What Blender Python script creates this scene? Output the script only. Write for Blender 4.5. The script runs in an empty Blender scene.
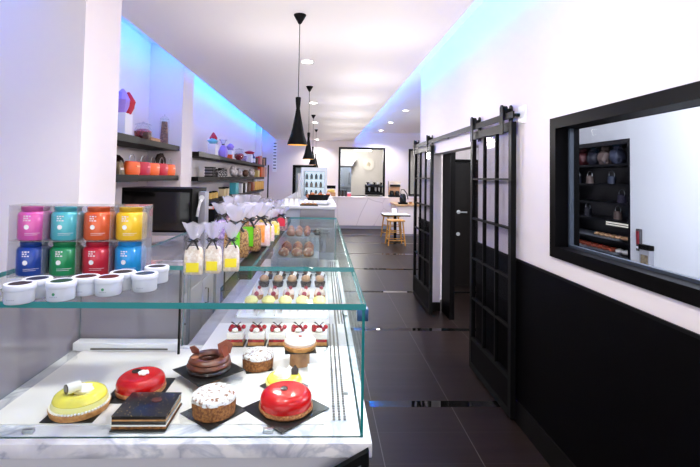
import bpy, bmesh, math, random
from mathutils import Vector, Matrix, noise
random.seed(11)
PI = math.pi
SC = bpy.context.scene
C = SC.collection

# ------------------------------------------------------------------ camera
W, H, F = 700, 467, 440.0
CAM = Vector((0, 0, 1.6))
YAW, PITCH, ROLL = math.radians(2.0), math.radians(2.0), math.radians(1.0)
R3 = (Matrix.Rotation(-YAW, 3, 'Z') @ Matrix.Rotation(PI/2 + PITCH, 3, 'X') @ Matrix.Rotation(ROLL, 3, 'Z'))
_d = R3.transposed() @ Vector((0, 1, 0))
CX = 322.5 - _d.x/-_d.z*F
CY = 177.0 + _d.y/-_d.z*F

def at(px, py, X=None, Y=None, Z=None):
    """world point where the sight line of a photo pixel meets a plane of the room"""
    r = R3 @ Vector(((px-CX)/F, -(py-CY)/F, -1))
    if X is not None: t = (X-CAM.x)/r.x
    elif Y is not None: t = (Y-CAM.y)/r.y
    else: t = (Z-CAM.z)/r.z
    return CAM + r*t

cd = bpy.data.cameras.new('camera')
cam = bpy.data.objects.new('camera', cd); C.objects.link(cam)
cam.matrix_world = Matrix.Translation(CAM) @ R3.to_4x4()
cd.sensor_width = 36; cd.lens = F/W*36
cd.shift_x = (W/2-CX)/W; cd.shift_y = (CY-H/2)/W
cd.clip_start = .05; cd.clip_end = 100
SC.camera = cam

# ------------------------------------------------------------------ materials
def lin(c):
    return tuple(((v/255)/12.92 if v/255 <= .04045 else ((v/255+.055)/1.055)**2.4) for v in c)

def mat(name, col, rough=.5, metal=0, es=0, ecol=None, col2=None, scale=20, det=3, lo=.4, hi=.6,
        bump=0, bscale=None, coat=0, spec=.5, trans=0, alpha=1, sss=0):
    m = bpy.data.materials.new(name); m.use_nodes = True
    nt = m.node_tree; b = nt.nodes['Principled BSDF']
    rgb = lin(col)+(1,)
    b.inputs['Base Color'].default_value = rgb
    b.inputs['Roughness'].default_value = rough
    b.inputs['Metallic'].default_value = metal
    b.inputs['Specular IOR Level'].default_value = spec
    b.inputs['Coat Weight'].default_value = coat
    b.inputs['Coat Roughness'].default_value = .05
    b.inputs['Transmission Weight'].default_value = trans
    b.inputs['Alpha'].default_value = alpha
    if sss:
        b.inputs['Subsurface Weight'].default_value = sss
        b.inputs['Subsurface Radius'].default_value = (.01, .006, .004)
    if es:
        b.inputs['Emission Color'].default_value = lin(ecol or col)+(1,)
        b.inputs['Emission Strength'].default_value = es
    if col2 or bump:
        tc = nt.nodes.new('ShaderNodeTexCoord')
        if col2:
            n = nt.nodes.new('ShaderNodeTexNoise'); n.inputs['Scale'].default_value = scale
            n.inputs['Detail'].default_value = det
            nt.links.new(tc.outputs['Object'], n.inputs['Vector'])
            r = nt.nodes.new('ShaderNodeValToRGB')
            r.color_ramp.elements[0].position = lo; r.color_ramp.elements[1].position = hi
            r.color_ramp.elements[0].color = rgb; r.color_ramp.elements[1].color = lin(col2)+(1,)
            nt.links.new(n.outputs['Fac'], r.inputs['Fac'])
            nt.links.new(r.outputs['Color'], b.inputs['Base Color'])
        if bump:
            n2 = nt.nodes.new('ShaderNodeTexNoise'); n2.inputs['Scale'].default_value = bscale or scale
            n2.inputs['Detail'].default_value = 4
            nt.links.new(tc.outputs['Object'], n2.inputs['Vector'])
            bp = nt.nodes.new('ShaderNodeBump'); bp.inputs['Strength'].default_value = bump
            bp.inputs['Distance'].default_value = .01
            nt.links.new(n2.outputs['Fac'], bp.inputs['Height'])
            nt.links.new(bp.outputs['Normal'], b.inputs['Normal'])
    return m

def glassmat(name, tint=(255, 255, 255), ior=1.45, gain=1.0, milk=0, milkcol=(235, 238, 240), rough=0.0):
    """thin pane: clear transmission, mirror reflection by Fresnel, optional milky share"""
    m = bpy.data.materials.new(name); m.use_nodes = True
    nt = m.node_tree; nt.nodes.clear()
    out = nt.nodes.new('ShaderNodeOutputMaterial')
    tr = nt.nodes.new('ShaderNodeBsdfTransparent'); tr.inputs['Color'].default_value = lin(tint)+(1,)
    base = tr
    if milk:
        df = nt.nodes.new('ShaderNodeBsdfDiffuse'); df.inputs['Color'].default_value = lin(milkcol)+(1,)
        mx0 = nt.nodes.new('ShaderNodeMixShader'); mx0.inputs['Fac'].default_value = milk
        nt.links.new(tr.outputs[0], mx0.inputs[1]); nt.links.new(df.outputs[0], mx0.inputs[2])
        base = mx0
    gl = nt.nodes.new('ShaderNodeBsdfGlossy'); gl.inputs['Roughness'].default_value = rough
    fr = nt.nodes.new('ShaderNodeFresnel'); fr.inputs['IOR'].default_value = ior
    mu = nt.nodes.new('ShaderNodeMath'); mu.operation = 'MULTIPLY'; mu.inputs[1].default_value = gain
    mu.use_clamp = True
    gm = nt.nodes.new('ShaderNodeNewGeometry')
    mi_ = nt.nodes.new('ShaderNodeMix'); mi_.data_type = 'FLOAT'
    mi_.inputs[2].default_value = ior; mi_.inputs[3].default_value = 1/ior
    nt.links.new(gm.outputs['Backfacing'], mi_.inputs[0]); nt.links.new(mi_.outputs[0], fr.inputs['IOR'])
    nt.links.new(fr.outputs[0], mu.inputs[0])
    mx = nt.nodes.new('ShaderNodeMixShader')
    nt.links.new(mu.outputs[0], mx.inputs['Fac'])
    nt.links.new(base.outputs[0], mx.inputs[1]); nt.links.new(gl.outputs[0], mx.inputs[2])
    nt.links.new(mx.outputs[0], out.inputs['Surface'])
    return m

def marblemat(name, base, vein, scale=3.0, width=.03, rough=.2, cloud=.08):
    m = bpy.data.materials.new(name); m.use_nodes = True
    nt = m.node_tree; b = nt.nodes['Principled BSDF']; b.inputs['Roughness'].default_value = rough
    tc = nt.nodes.new('ShaderNodeTexCoord')
    n0 = nt.nodes.new('ShaderNodeTexNoise'); n0.inputs['Scale'].default_value = scale; n0.inputs['Detail'].default_value = 6
    n0.inputs['Distortion'].default_value = 1.2
    nt.links.new(tc.outputs['Object'], n0.inputs['Vector'])
    sub = nt.nodes.new('ShaderNodeMath'); sub.operation = 'SUBTRACT'; sub.inputs[1].default_value = .5
    ab = nt.nodes.new('ShaderNodeMath'); ab.operation = 'ABSOLUTE'
    nt.links.new(n0.outputs['Fac'], sub.inputs[0]); nt.links.new(sub.outputs[0], ab.inputs[0])
    r = nt.nodes.new('ShaderNodeValToRGB')
    r.color_ramp.elements[0].position = 0; r.color_ramp.elements[0].color = lin(vein)+(1,)
    r.color_ramp.elements[1].position = width; r.color_ramp.elements[1].color = lin(base)+(1,)
    nt.links.new(ab.outputs[0], r.inputs['Fac'])
    n1 = nt.nodes.new('ShaderNodeTexNoise'); n1.inputs['Scale'].default_value = scale*1.7; n1.inputs['Detail'].default_value = 5
    nt.links.new(tc.outputs['Object'], n1.inputs['Vector'])
    r1 = nt.nodes.new('ShaderNodeValToRGB')
    r1.color_ramp.elements[0].position = .35; r1.color_ramp.elements[0].color = (1-cloud*3, 1-cloud*3, 1-cloud*2.6, 1)
    r1.color_ramp.elements[1].position = .6; r1.color_ramp.elements[1].color = (1, 1, 1, 1)
    nt.links.new(n1.outputs['Fac'], r1.inputs['Fac'])
    mm = nt.nodes.new('ShaderNodeMixRGB'); mm.blend_type = 'MULTIPLY'; mm.inputs['Fac'].default_value = 1
    nt.links.new(r.outputs['Color'], mm.inputs[1]); nt.links.new(r1.outputs['Color'], mm.inputs[2])
    nt.links.new(mm.outputs[0], b.inputs['Base Color'])
    return m

def veinmat(name, base, vein, scale, width):
    m = bpy.data.materials.new(name); m.use_nodes = True
    nt = m.node_tree; b = nt.nodes['Principled BSDF']; b.inputs['Roughness'].default_value = .35
    tc = nt.nodes.new('ShaderNodeTexCoord'); mp = nt.nodes.new('ShaderNodeMapping'); mp.inputs['Rotation'].default_value = (.3, .5, .2); mp.inputs['Scale'].default_value = (1, .6, .7)
    v = nt.nodes.new('ShaderNodeTexVoronoi'); v.feature = 'DISTANCE_TO_EDGE'; v.inputs['Scale'].default_value = scale
    n = nt.nodes.new('ShaderNodeTexNoise'); n.inputs['Scale'].default_value = 2; mx = nt.nodes.new('ShaderNodeMixRGB'); mx.inputs['Fac'].default_value = .06
    r = nt.nodes.new('ShaderNodeValToRGB'); r.color_ramp.elements[0].color = lin(vein)+(1,); r.color_ramp.elements[1].color = lin(base)+(1,); r.color_ramp.elements[1].position = width
    nt.links.new(tc.outputs['Object'], mp.inputs[0]); nt.links.new(mp.outputs[0], mx.inputs[1]); nt.links.new(mp.outputs[0], n.inputs['Vector']); nt.links.new(n.outputs['Color'], mx.inputs[2])
    nt.links.new(mx.outputs[0], v.inputs['Vector']); nt.links.new(v.outputs['Distance'], r.inputs['Fac']); nt.links.new(r.outputs[0], b.inputs['Base Color'])
    return m

def floormat():
    m = bpy.data.materials.new('dark_floor_tile'); m.use_nodes = True
    nt = m.node_tree; b = nt.nodes['Principled BSDF']
    N = nt.nodes.new; L = nt.links.new
    tc = N('ShaderNodeTexCoord'); sp = N('ShaderNodeSeparateXYZ'); L(tc.outputs['Object'], sp.inputs[0])
    def math_(op, a, bb=None, clamp=False):
        n = N('ShaderNodeMath'); n.operation = op; n.use_clamp = clamp
        for i, v in enumerate((a, bb)):
            if v is None: continue
            if isinstance(v, (int, float)): n.inputs[i].default_value = v
            else: L(v, n.inputs[i])
        return n.outputs[0]
    def lines(coord, off, per, w):
        f = math_('FRACT', math_('DIVIDE', math_('ADD', coord, 50*per-off), per))
        return math_('LESS_THAN', f, w/per)
    gx = lines(sp.outputs['X'], GROUT_X, .56, .005)
    gy = lines(sp.outputs['Y'], STRIP_Y, STRIP_P/5, .004)
    strip = lines(sp.outputs['Y'], STRIP_Y, STRIP_P, .085)
    g = math_('MAXIMUM', gx, math_('MULTIPLY', gy, .25))
    nz = N('ShaderNodeTexNoise'); nz.inputs['Scale'].default_value = 1.0; nz.inputs['Detail'].default_value = 5
    mp = N('ShaderNodeMapping'); mp.inputs['Scale'].default_value = (1.2, 14, 1)
    L(tc.outputs['Object'], mp.inputs[0]); L(mp.outputs[0], nz.inputs['Vector'])
    r = N('ShaderNodeValToRGB'); r.color_ramp.elements[0].position = .3; r.color_ramp.elements[1].position = .7
    r.color_ramp.elements[0].color = lin((27, 19, 16))+(1,); r.color_ramp.elements[1].color = lin((38, 28, 25))+(1,)
    L(nz.outputs['Fac'], r.inputs['Fac'])
    m1 = N('ShaderNodeMixRGB'); L(g, m1.inputs['Fac']); L(r.outputs[0], m1.inputs[1]); m1.inputs[2].default_value = lin((84, 78, 76))+(1,)
    m2 = N('ShaderNodeMixRGB'); L(strip, m2.inputs['Fac']); L(m1.outputs[0], m2.inputs[1]); m2.inputs[2].default_value = lin((10, 10, 11))+(1,)
    L(m2.outputs[0], b.inputs['Base Color'])
    ro = math_('SUBTRACT', .36, math_('MULTIPLY', strip, .36))
    L(ro, b.inputs['Roughness'])
    sp_ = math_('ADD', .12, math_('MULTIPLY', strip, .5)); L(sp_, b.inputs['Specular IOR Level'])
    return m

GROUT_X = at(444, 394, Z=0).x
STRIP_Y = at(445, 407, Z=0).y
STRIP_P = (at(445, 293, Z=0).y - STRIP_Y)/2

white_wall = mat('white_wall_paint', (229, 221, 223), .6)
white_ceil = mat('white_ceiling_paint', (244, 238, 237), .7)
black_lacq = mat('black_satin_panel', (5, 4, 5), .45, spec=.05)
black_metal = mat('black_metal', (8, 8, 9), .45, spec=.15)
black_matte = mat('black_matte', (8, 8, 9), .6, spec=.12)
black_gloss = mat('black_gloss', (8, 8, 9), .12)
steel = mat('brushed_steel', (190, 192, 196), .3, .9)
steel_soft = mat('pale_steel', (160, 166, 176), .35, .6)
white_plastic = mat('white_plastic', (240, 240, 242), .35)
white_lacq = mat('white_lacquer', (226, 224, 230), .3)
deck_grey = mat('dimmed_display_deck', (190, 184, 180), .3)  # rear copy of the deck white, greyed to stand in for dimmer light
deck_white = mat('white_display_deck', (232, 226, 220), .35)
grey_panel = mat('grey_panel', (150, 150, 158), .35)
marble = marblemat('white_marble', (240, 238, 238), (196, 198, 206), 4.0, .05, .2, .1)
marble_far = veinmat('pale_marble', (236, 226, 226), (198, 184, 184), 1.15, .006)
clear = glassmat('clear_glass', (251, 254, 254), 1.4, .5)
clear_top = glassmat('clear_top_glass', (250, 254, 254), 1.4, .22, .01, (225, 235, 240))
smoked = glassmat('smoked_glass', (212, 208, 214), 1.6, 1.0, .38, (188, 182, 188))
door_glass = glassmat('door_glass', (238, 238, 242), 1.45, .1)
win_glass = glassmat('window_glass', (238, 243, 250), 1.4, .03)
acryl = glassmat('clear_acrylic', (250, 250, 250), 1.4, .7, .05)
cello = glassmat('cellophane', (240, 240, 250), 1.5, .9, .34, (232, 230, 240), .12)
wrap = glassmat('clear_wrap', (252, 252, 254), 1.45, .5, .03, (240, 240, 248), .08)
teal_edge = mat('teal_glass_edge', (20, 108, 112), .15, es=.12, ecol=(30, 150, 150))
wood_dark = mat('dark_shelf_wood', (24, 21, 20), .5, col2=(17, 15, 15), scale=8, spec=.12)
wood_black = mat('black_shelf_end', (8, 8, 9), .4, spec=.1)
wood_pale = mat('pale_wood', (206, 170, 128), .5, col2=(186, 146, 104), scale=14)
wood_stool = mat('honey_wood', (214, 160, 78), .4, col2=(196, 138, 60), scale=10)
kraft = mat('kraft_riser', (190, 140, 96), .6, col2=(170, 122, 82), scale=30)
board_m = mat('black_cake_board', (22, 20, 20), .3)
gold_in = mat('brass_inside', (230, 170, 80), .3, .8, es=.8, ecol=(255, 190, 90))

# ------------------------------------------------------------------ mesh helpers
class MB:
    def __init__(s): s.bm = bmesh.new(); s.mi = 0
    def _new(s, geom):
        for f in geom: f.material_index = s.mi
    def box(s, x0, x1, y0, y1, z0, z1, bev=0, M=None, taper=None):
        co = [(x, y, z) for z in (z0, z1) for y in (y0, y1) for x in (x0, x1)]
        if taper:
            cx, cy = (x0+x1)/2, (y0+y1)/2
            co = [(cx+(x-cx)*(taper if z == z1 else 1), cy+(y-cy)*(taper if z == z1 else 1), z) for x, y, z in co]
        v = [s.bm.verts.new(M @ Vector(c) if M else c) for c in co]
        fs = [s.bm.faces.new([v[i] for i in q]) for q in ((0, 2, 3, 1), (4, 5, 7, 6), (0, 1, 5, 4), (2, 6, 7, 3), (0, 4, 6, 2), (1, 3, 7, 5))]
        s._new(fs)
        if bev:
            es = {e for f in fs for e in f.edges}
            r = bmesh.ops.bevel(s.bm, geom=list(es), offset=bev, segments=2, affect='EDGES', profile=.6)
            s._new(r['faces'])
        return s
    def lathe(s, prof, c=(0, 0, 0), seg=32, sx=1, sy=1, M=None, wob=0):
        rings = []
        for r, z in prof:
            if r < 1e-6:
                p = Vector((c[0], c[1], c[2]+z)); rings.append([s.bm.verts.new(M @ p if M else p)])
            else:
                ring = []
                for k in range(seg):
                    a = 2*PI*k/seg
                    rr = r*(1+wob*noise.noise(Vector((math.cos(a)*3, math.sin(a)*3, z*40+c[0]*9))))
                    p = Vector((c[0]+rr*math.cos(a)*sx, c[1]+rr*math.sin(a)*sy, c[2]+z))
                    ring.append(s.bm.verts.new(M @ p if M else p))
                rings.append(ring)
        for a, b in zip(rings, rings[1:]):
            for k in range(seg):
                k2 = (k+1) % seg
                if len(a) == 1 and len(b) == 1: continue
                if len(a) == 1: f = s.bm.faces.new((a[0], b[k2], b[k]))
                elif len(b) == 1: f = s.bm.faces.new((a[k], a[k2], b[0]))
                else: f = s.bm.faces.new((a[k], a[k2], b[k2], b[k]))
                f.material_index = s.mi
        return s
    def cyl(s, r, z0, z1, c=(0, 0, 0), seg=24, r2=None, M=None):
        r2 = r if r2 is None else r2
        return s.lathe([(0, z0), (r, z0), (r2, z1), (0, z1)], c, seg, M=M)
    def tube(s, pts, r, seg=8, closed=False):
        pts = [Vector(p) for p in pts]; rings = []
        n = len(pts)
        for i, p in enumerate(pts):
            if closed: t = pts[(i+1) % n]-pts[i-1]
            else: t = pts[min(i+1, n-1)]-pts[max(i-1, 0)]
            t.normalize()
            up = Vector((0, 0, 1)) if abs(t.z) < .9 else Vector((1, 0, 0))
            a = t.cross(up).normalized(); b = a.cross(t)
            rr = r[i] if isinstance(r, (list, tuple)) else r
            rings.append([s.bm.verts.new(p+(a*math.cos(2*PI*k/seg)+b*math.sin(2*PI*k/seg))*rr) for k in range(seg)])
        prs = list(zip(rings, rings[1:]+rings[:1])) if closed else list(zip(rings, rings[1:]))
        for A, B in prs:
            for k in range(seg):
                f = s.bm.faces.new((A[k], A[(k+1) % seg], B[(k+1) % seg], B[k])); f.material_index = s.mi
        if not closed:
            s._new([s.bm.faces.new(rings[0][::-1]), s.bm.faces.new(rings[-1])])
        return s
    def blob(s, c, rx, ry, rz, amp=.12, sub=2, freq=2.5, rot=0, zmin=None):
        r = bmesh.ops.create_icosphere(s.bm, subdivisions=sub, radius=1)
        ca, sa = math.cos(rot), math.sin(rot); off = Vector((random.random()*50,)*3)
        fs = set()
        for v in r['verts']:
            k = 1+amp*noise.noise(v.co*freq+off)
            x, y, z = v.co.x*rx*k, v.co.y*ry*k, v.co.z*rz*k
            if zmin is not None: z = max(z, zmin)
            v.co = Vector((c[0]+x*ca-y*sa, c[1]+x*sa+y*ca, c[2]+z))
            fs.update(v.link_faces)
        s._new(fs); return s
    def quad(s, a, b, c, d):
        s._new([s.bm.faces.new([s.bm.verts.new(p) for p in (a, b, c, d)])]); return s
    def prism(s, poly, z0, z1, M=None):
        f = (lambda p: M @ Vector(p)) if M else (lambda p: p)
        a = [s.bm.verts.new(f((x, y, z0))) for x, y in poly]; b = [s.bm.verts.new(f((x, y, z1))) for x, y in poly]
        n = len(poly)
        s._new([s.bm.faces.new(a[::-1]), s.bm.faces.new(b)]+[s.bm.faces.new((a[i], a[(i+1) % n], b[(i+1) % n], b[i])) for i in range(n)])
        return s
    def build(s, name, m, parent=None, smooth=True, ang=40):
        me = bpy.data.meshes.new(name)
        bmesh.ops.recalc_face_normals(s.bm, faces=s.bm.faces[:])
        s.bm.to_mesh(me); s.bm.free()
        for mm in (m if isinstance(m, (list, tuple)) else [m]): me.materials.append(mm)
        if smooth:
            me.shade_smooth(); me.set_sharp_from_angle(angle=math.radians(ang))
        o = bpy.data.objects.new(name, me); C.objects.link(o)
        if parent: o.parent = parent
        return o

def tag(o, label, cat, group=None, kind=None):
    o['label'] = label; o['category'] = cat
    if group: o['group'] = group
    if kind: o['kind'] = kind
    return o
def thing(name, label, cat, loc=(0, 0, 0), rz=0, group=None):
    o = bpy.data.objects.new(name, None); C.objects.link(o); o.empty_display_size = .05
    o.location = loc; o.rotation_euler = (0, 0, rz)
    return tag(o, label, cat, group)
def struct(o): o['kind'] = 'structure'; return o
def dup(root, loc, rz=0, label=None, scale=None):
    r = root.copy(); C.objects.link(r); r.location = loc; r.rotation_euler = (0, 0, rz)
    if label: r['label'] = label
    if scale: r.scale = scale
    for ch in list(root.children):
        c = ch.copy(); C.objects.link(c); c.parent = r
        for g in list(ch.children):
            d = g.copy(); C.objects.link(d); d.parent = c
    return r
def pane(name, x0, x1, y0, y1, z0, z1, parent=None, g=None, edge=None):
    b = MB(); b.box(x0, x1, y0, y1, z0, z1)
    d = [x1-x0, y1-y0, z1-z0]; ax = d.index(min(d))
    b.bm.normal_update()
    for f in b.bm.faces: f.material_index = 0 if abs(f.normal[ax]) > .5 else 1
    return b.build(name, [g or clear, edge or teal_edge], parent, smooth=False)
ORD = ['leftmost', 'second from the left', 'third from the left', 'fourth from the left', 'fifth from the left', 'sixth from the left', 'seventh from the left']

# ================================================================== SETTING
XW = 1.33
Zc, Zu = 2.8, 3.1
YF = 14.5
struct(MB().box(-4, 6, -3, 19, -.05, 0).build('floor', floormat()))
# right wall with window and doorway openings
wy1 = at(552, 185, X=XW).y; wz0 = at(600, 272.5, X=XW).z; wz1 = at(600, 107, X=XW).z
dado = at(600, 292.8, X=XW).z
OP0, OP1, OPZ = 3.72, 5.37, 1.90
WEND = 5.97
b = MB()
b.box(XW, XW+.13, wy1, OP0, 0, Zu); b.box(XW, XW+.13, OP1, WEND, 0, Zu)
b.box(XW, XW+.13, OP0, OP1, OPZ, Zu)
b.box(XW, XW+.13, .6, wy1, 0, wz0); b.box(XW, XW+.13, .6, wy1, wz1, Zu); b.box(XW, XW+.13, -3, .6, 0, Zu)
b.box(XW+.13, 1.75, WEND-.12, WEND, 0, Zu); b.box(1.65, 1.75, WEND, 6.6, 0, Zu)
struct(b.build('wall_right', white_wall, smooth=False))
b = MB(); b.box(XW-.012, XW, -3, OP0, .15, dado); b.box(XW-.012, XW, OP1, WEND, .15, dado)
struct(b.build('trim_1', black_lacq, smooth=False))
b = MB(); b.box(XW-.018, XW-.012, -3, OP0, dado-.012, dado+.004); b.box(XW-.018, XW-.012, OP1, WEND, dado-.012, dado+.004)
struct(b.build('trim_2', black_metal, smooth=False))
tile_base = mat('dark_tile_base', (12, 10, 10), .4, spec=.15)
b = MB(); b.box(XW-.022, XW, -3, OP0, 0, .15); b.box(XW-.022, XW, OP1, WEND, 0, .15); b.box(XW-.022, XW+.13, OP1-.012, OP1, 0, .1)
struct(b.build('baseboard_right', tile_base, smooth=False))
# window in the right wall
b = MB(); fw = .062; xo, xi = XW-.014, XW+.125
b.box(xo, xi, .6, wy1, wz1-fw, wz1); b.box(xo, xi, .6, wy1, wz0, wz0+fw)
b.box(xo, xi, wy1-fw, wy1, wz0+fw, wz1-fw); b.box(xo, xi, .6, .6+fw, wz0+fw, wz1-fw)
win = struct(b.build('window_1', black_lacq, smooth=False))
pane('window_pane', XW+.085, XW+.092, .6+fw, wy1-fw, wz0+fw, wz1-fw, win, win_glass, black_metal)
b = MB(); b.box(XW+.06, XW+.085, .6+fw, wy1-fw, wz0+fw, wz0+fw+.014); b.box(XW+.06, XW+.085, wy1-fw-.014, wy1-fw, wz0+fw, wz1-fw)
b.build('glazing_bead', mat('blue_grey_bead', (50, 58, 70), .4), win, smooth=False)
# room behind the window and the little hall behind the doorway
room_wall = mat('pale_blue_room_wall', (226, 228, 230), .6)
XB = 3.75
XRk = 3.35
ra_ = at(630, 200, X=XRk).y; rt = at(600, 142, X=XRk).z; rend = 6.5
b = MB(); b.box(XRk, XRk+.1, -3, ra_-.003, 0, Zu); b.box(XRk, XRk+.1, ra_-.003, rend+.003, rt+.003, Zu); b.box(XRk, XRk+.1, rend+.003, 6.6, 0, Zu); b.box(XB, XB+.1, ra_-.1, 6.6, 0, Zu)
struct(b.build('wall_back_room', room_wall, smooth=False))
struct(MB().box(1.65, XB, 6.6, 6.7, 0, Zu).build('wall_hall', white_wall, smooth=False))
dl = struct(MB().box(1.80, 2.62, 6.55, 6.598, .01, 1.85).build('door_3', mat('dark_brown_door', (16, 11, 10), .4, spec=.12), smooth=False))
hb = MB(); p = at(459, 212, Y=6.52); hb.cyl(.028, 0, .02, (0, 0, 0), 16, M=Matrix.Translation((p.x, 6.55, p.z)) @ Matrix.Rotation(PI/2, 4, 'X'))
hb.tube([(p.x, 6.53, p.z), (p.x, 6.49, p.z), (p.x+.11, 6.485, p.z)], .01); hb.build('door_handle', steel, dl)
hb = MB(); p2 = at(458, 234, Y=6.54); hb.cyl(.026, 0, .022, (0, 0, 0), 16, M=Matrix.Translation((p2.x, 6.55, p2.z)) @ Matrix.Rotation(PI/2, 4, 'X')); hb.build('door_lock', steel, dl)
b = MB(); b.box(1.66, 1.795, 6.5, 6.6, 0, 1.9); b.box(2.625, 2.72, 6.5, 6.6, 0, 1.9); b.box(1.795, 2.625, 6.52, 6.6, 1.853, 1.9)
struct(b.build('trim_3', black_lacq, smooth=False))
b = MB(); b.box(1.475, 1.53, 5.02, 5.36, 0, 1.93); 
struct(b.build('trim_4', black_lacq, smooth=False))
# left side: near wall, pillar, two shelf recesses with a rib between
XN = -1.5
XP = -1.28
ribY = 5.09
PY0, PY1 = at(82.5, 100, X=XP).y, at(118.5, 100, X=XP).y
struct(MB().box(-4, XP, PY0, PY1, 0, Zu).build('wall_left', white_wall, smooth=False))
struct(MB().box(-4.1, -4, -3, PY0, 0, Zu).build('wall_left_front', white_wall, smooth=False))

b = MB(); b.box(-2.3, -2.0, PY1, ribY, 0, Zu); b.box(-2.3, -1.62, ribY, 5.5, 0, Zu); b.box(-2.3, -1.9, 5.5, 12.4, 0, Zu)
b.box(-2.3, -1.75, 12.4, 12.6, 0, Zu); b.box(-2.6, -2.0, 12.6, YF, 0, Zu)
struct(b.build('wall_recess', white_wall, smooth=False))
# ceiling: dropped slab over the shop, coves left and right with light strips on top of the slab
struct(MB().box(-1.55, 1.0, -3, YF, Zc, Zc+.1).build('ceiling', white_ceil, smooth=False))
struct(MB().box(-4, 6, -3, 19, Zu, Zu+.08).build('ceiling_upper', white_ceil, smooth=False))
blue = mat('blue_light_strip', (40, 170, 255), .5, es=36, ecol=(0, 160, 255))
violet = mat('violet_tint_strip', (120, 110, 255), .5, es=27, ecol=(100, 60, 255))
for nm, x0, x1 in (('cove_light_strip', .93, .97), ('cove_light_strip', -1.52, -1.48)):
    s_ = 'right' if x0 > 0 else 'left'
    t = thing(nm, 'blue glowing light strip hidden along the %s ceiling cove' % s_, 'light strip', ((x0+x1)/2, 5, Zc+.1))
    MB().box(-.02, .02, -6.5, 9.3, .002, .02).build('strip', blue, t, smooth=False)
    sg = -1 if x0 > 0 else 1
    MB().box(-.02+sg*.06, .02+sg*.06, -6.5, 9.3, .002, .02).build('strip', violet, t, smooth=False)  # violet strip added beside the blue one to tint the walls lavender
# far wall with kitchen window
kx0, kx1 = at(338.5, 170, Y=YF).x, at(385, 170, Y=YF).x
kz1, kz0 = at(362, 147.5, Y=YF).z, at(362, 197, Y=YF).z
b = MB(); b.box(-4, kx0, YF, YF+.12, 0, Zu); b.box(kx1, 6, YF, YF+.12, 0, Zu)
b.box(kx0, kx1, YF, YF+.12, 0, kz0); b.box(kx0, kx1, YF, YF+.12, kz1, Zu)
struct(b.build('wall_far', white_wall, smooth=False))
b = MB(); f2 = .06
b.box(kx0, kx1, YF-.02, YF+.1, kz1-f2, kz1); b.box(kx0, kx1, YF-.02, YF+.1, kz0, kz0+f2)
b.box(kx0, kx0+f2, YF-.02, YF+.1, kz0+f2, kz1-f2); b.box(kx1-f2, kx1, YF-.02, YF+.1, kz0+f2, kz1-f2)
w2 = struct(b.build('window_2', black_metal, smooth=False))
pane('window_pane', kx0+f2, kx1-f2, YF+.04, YF+.046, kz0+f2, kz1-f2, w2, glassmat('kitchen_pane', (240, 240, 240), 1.4, .4), black_metal)
# second black framed window on the far wall at right
qx0, qx1 = at(408.5, 170, Y=YF).x, at(408.5, 170, Y=YF).x+1.3
b = MB(); z1, z0 = at(412, 149, Y=YF).z, at(412, 196, Y=YF).z
b.box(qx0, qx1, YF-.03, YF, z1-.06, z1); b.box(qx0, qx1, YF-.03, YF, z0, z0+.06); b.box(qx0, qx0+.06, YF-.03, YF, z0+.06, z1-.06); b.box(qx1-.06, qx1, YF-.03, YF, z0+.06, z1-.06)
w3 = struct(b.build('window_3', black_metal, smooth=False))
MB().box(qx0+.06, qx1-.06, YF-.012, YF-.002, z0+.06, z1-.06).build('window_pane', mat('dark_mirror_pane', (120, 116, 112), .08, .8), w3, smooth=False)
struct(MB().box(5.9, 6, 6.7, 19, 0, Zu).build('wall_far_side', white_wall, smooth=False))
struct(MB().box(-4, 6, 18.4, 18.5, 0, Zu).build('wall_kitchen', mat('kitchen_wall', (234, 230, 226), .5), smooth=False))
struct(MB().box(-4, -3.9, 14.62, 18.4, 0, Zu).build('wall_kitchen_side', white_wall, smooth=False))
# louvred pale strip on the left far corner
t = thing('wall_vent_strip', 'tall white strip with a column of small dark slots, far left corner', 'vent', (0, 0, 0))
p0 = at(271.5, 150, X=-1.74)
vb = MB(); vy = YF-.01; va, vb_ = at(273, 150, Y=vy), at(277, 150, Y=vy)
MB().box(va.x, vb_.x, vy-.02, vy+.009, at(275, 172, Y=vy).z, at(275, 141, Y=vy).z).build('strip_panel', white_plastic, t, smooth=False)
sb = MB()
for k in range(9):
    z = at(275, 143+k*3.1, Y=vy).z; sb.box(va.x+.02, vb_.x-.02, vy-.026, vy-.02, z-.03, z)
sb.build('slot', black_matte, t, smooth=False)

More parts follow.
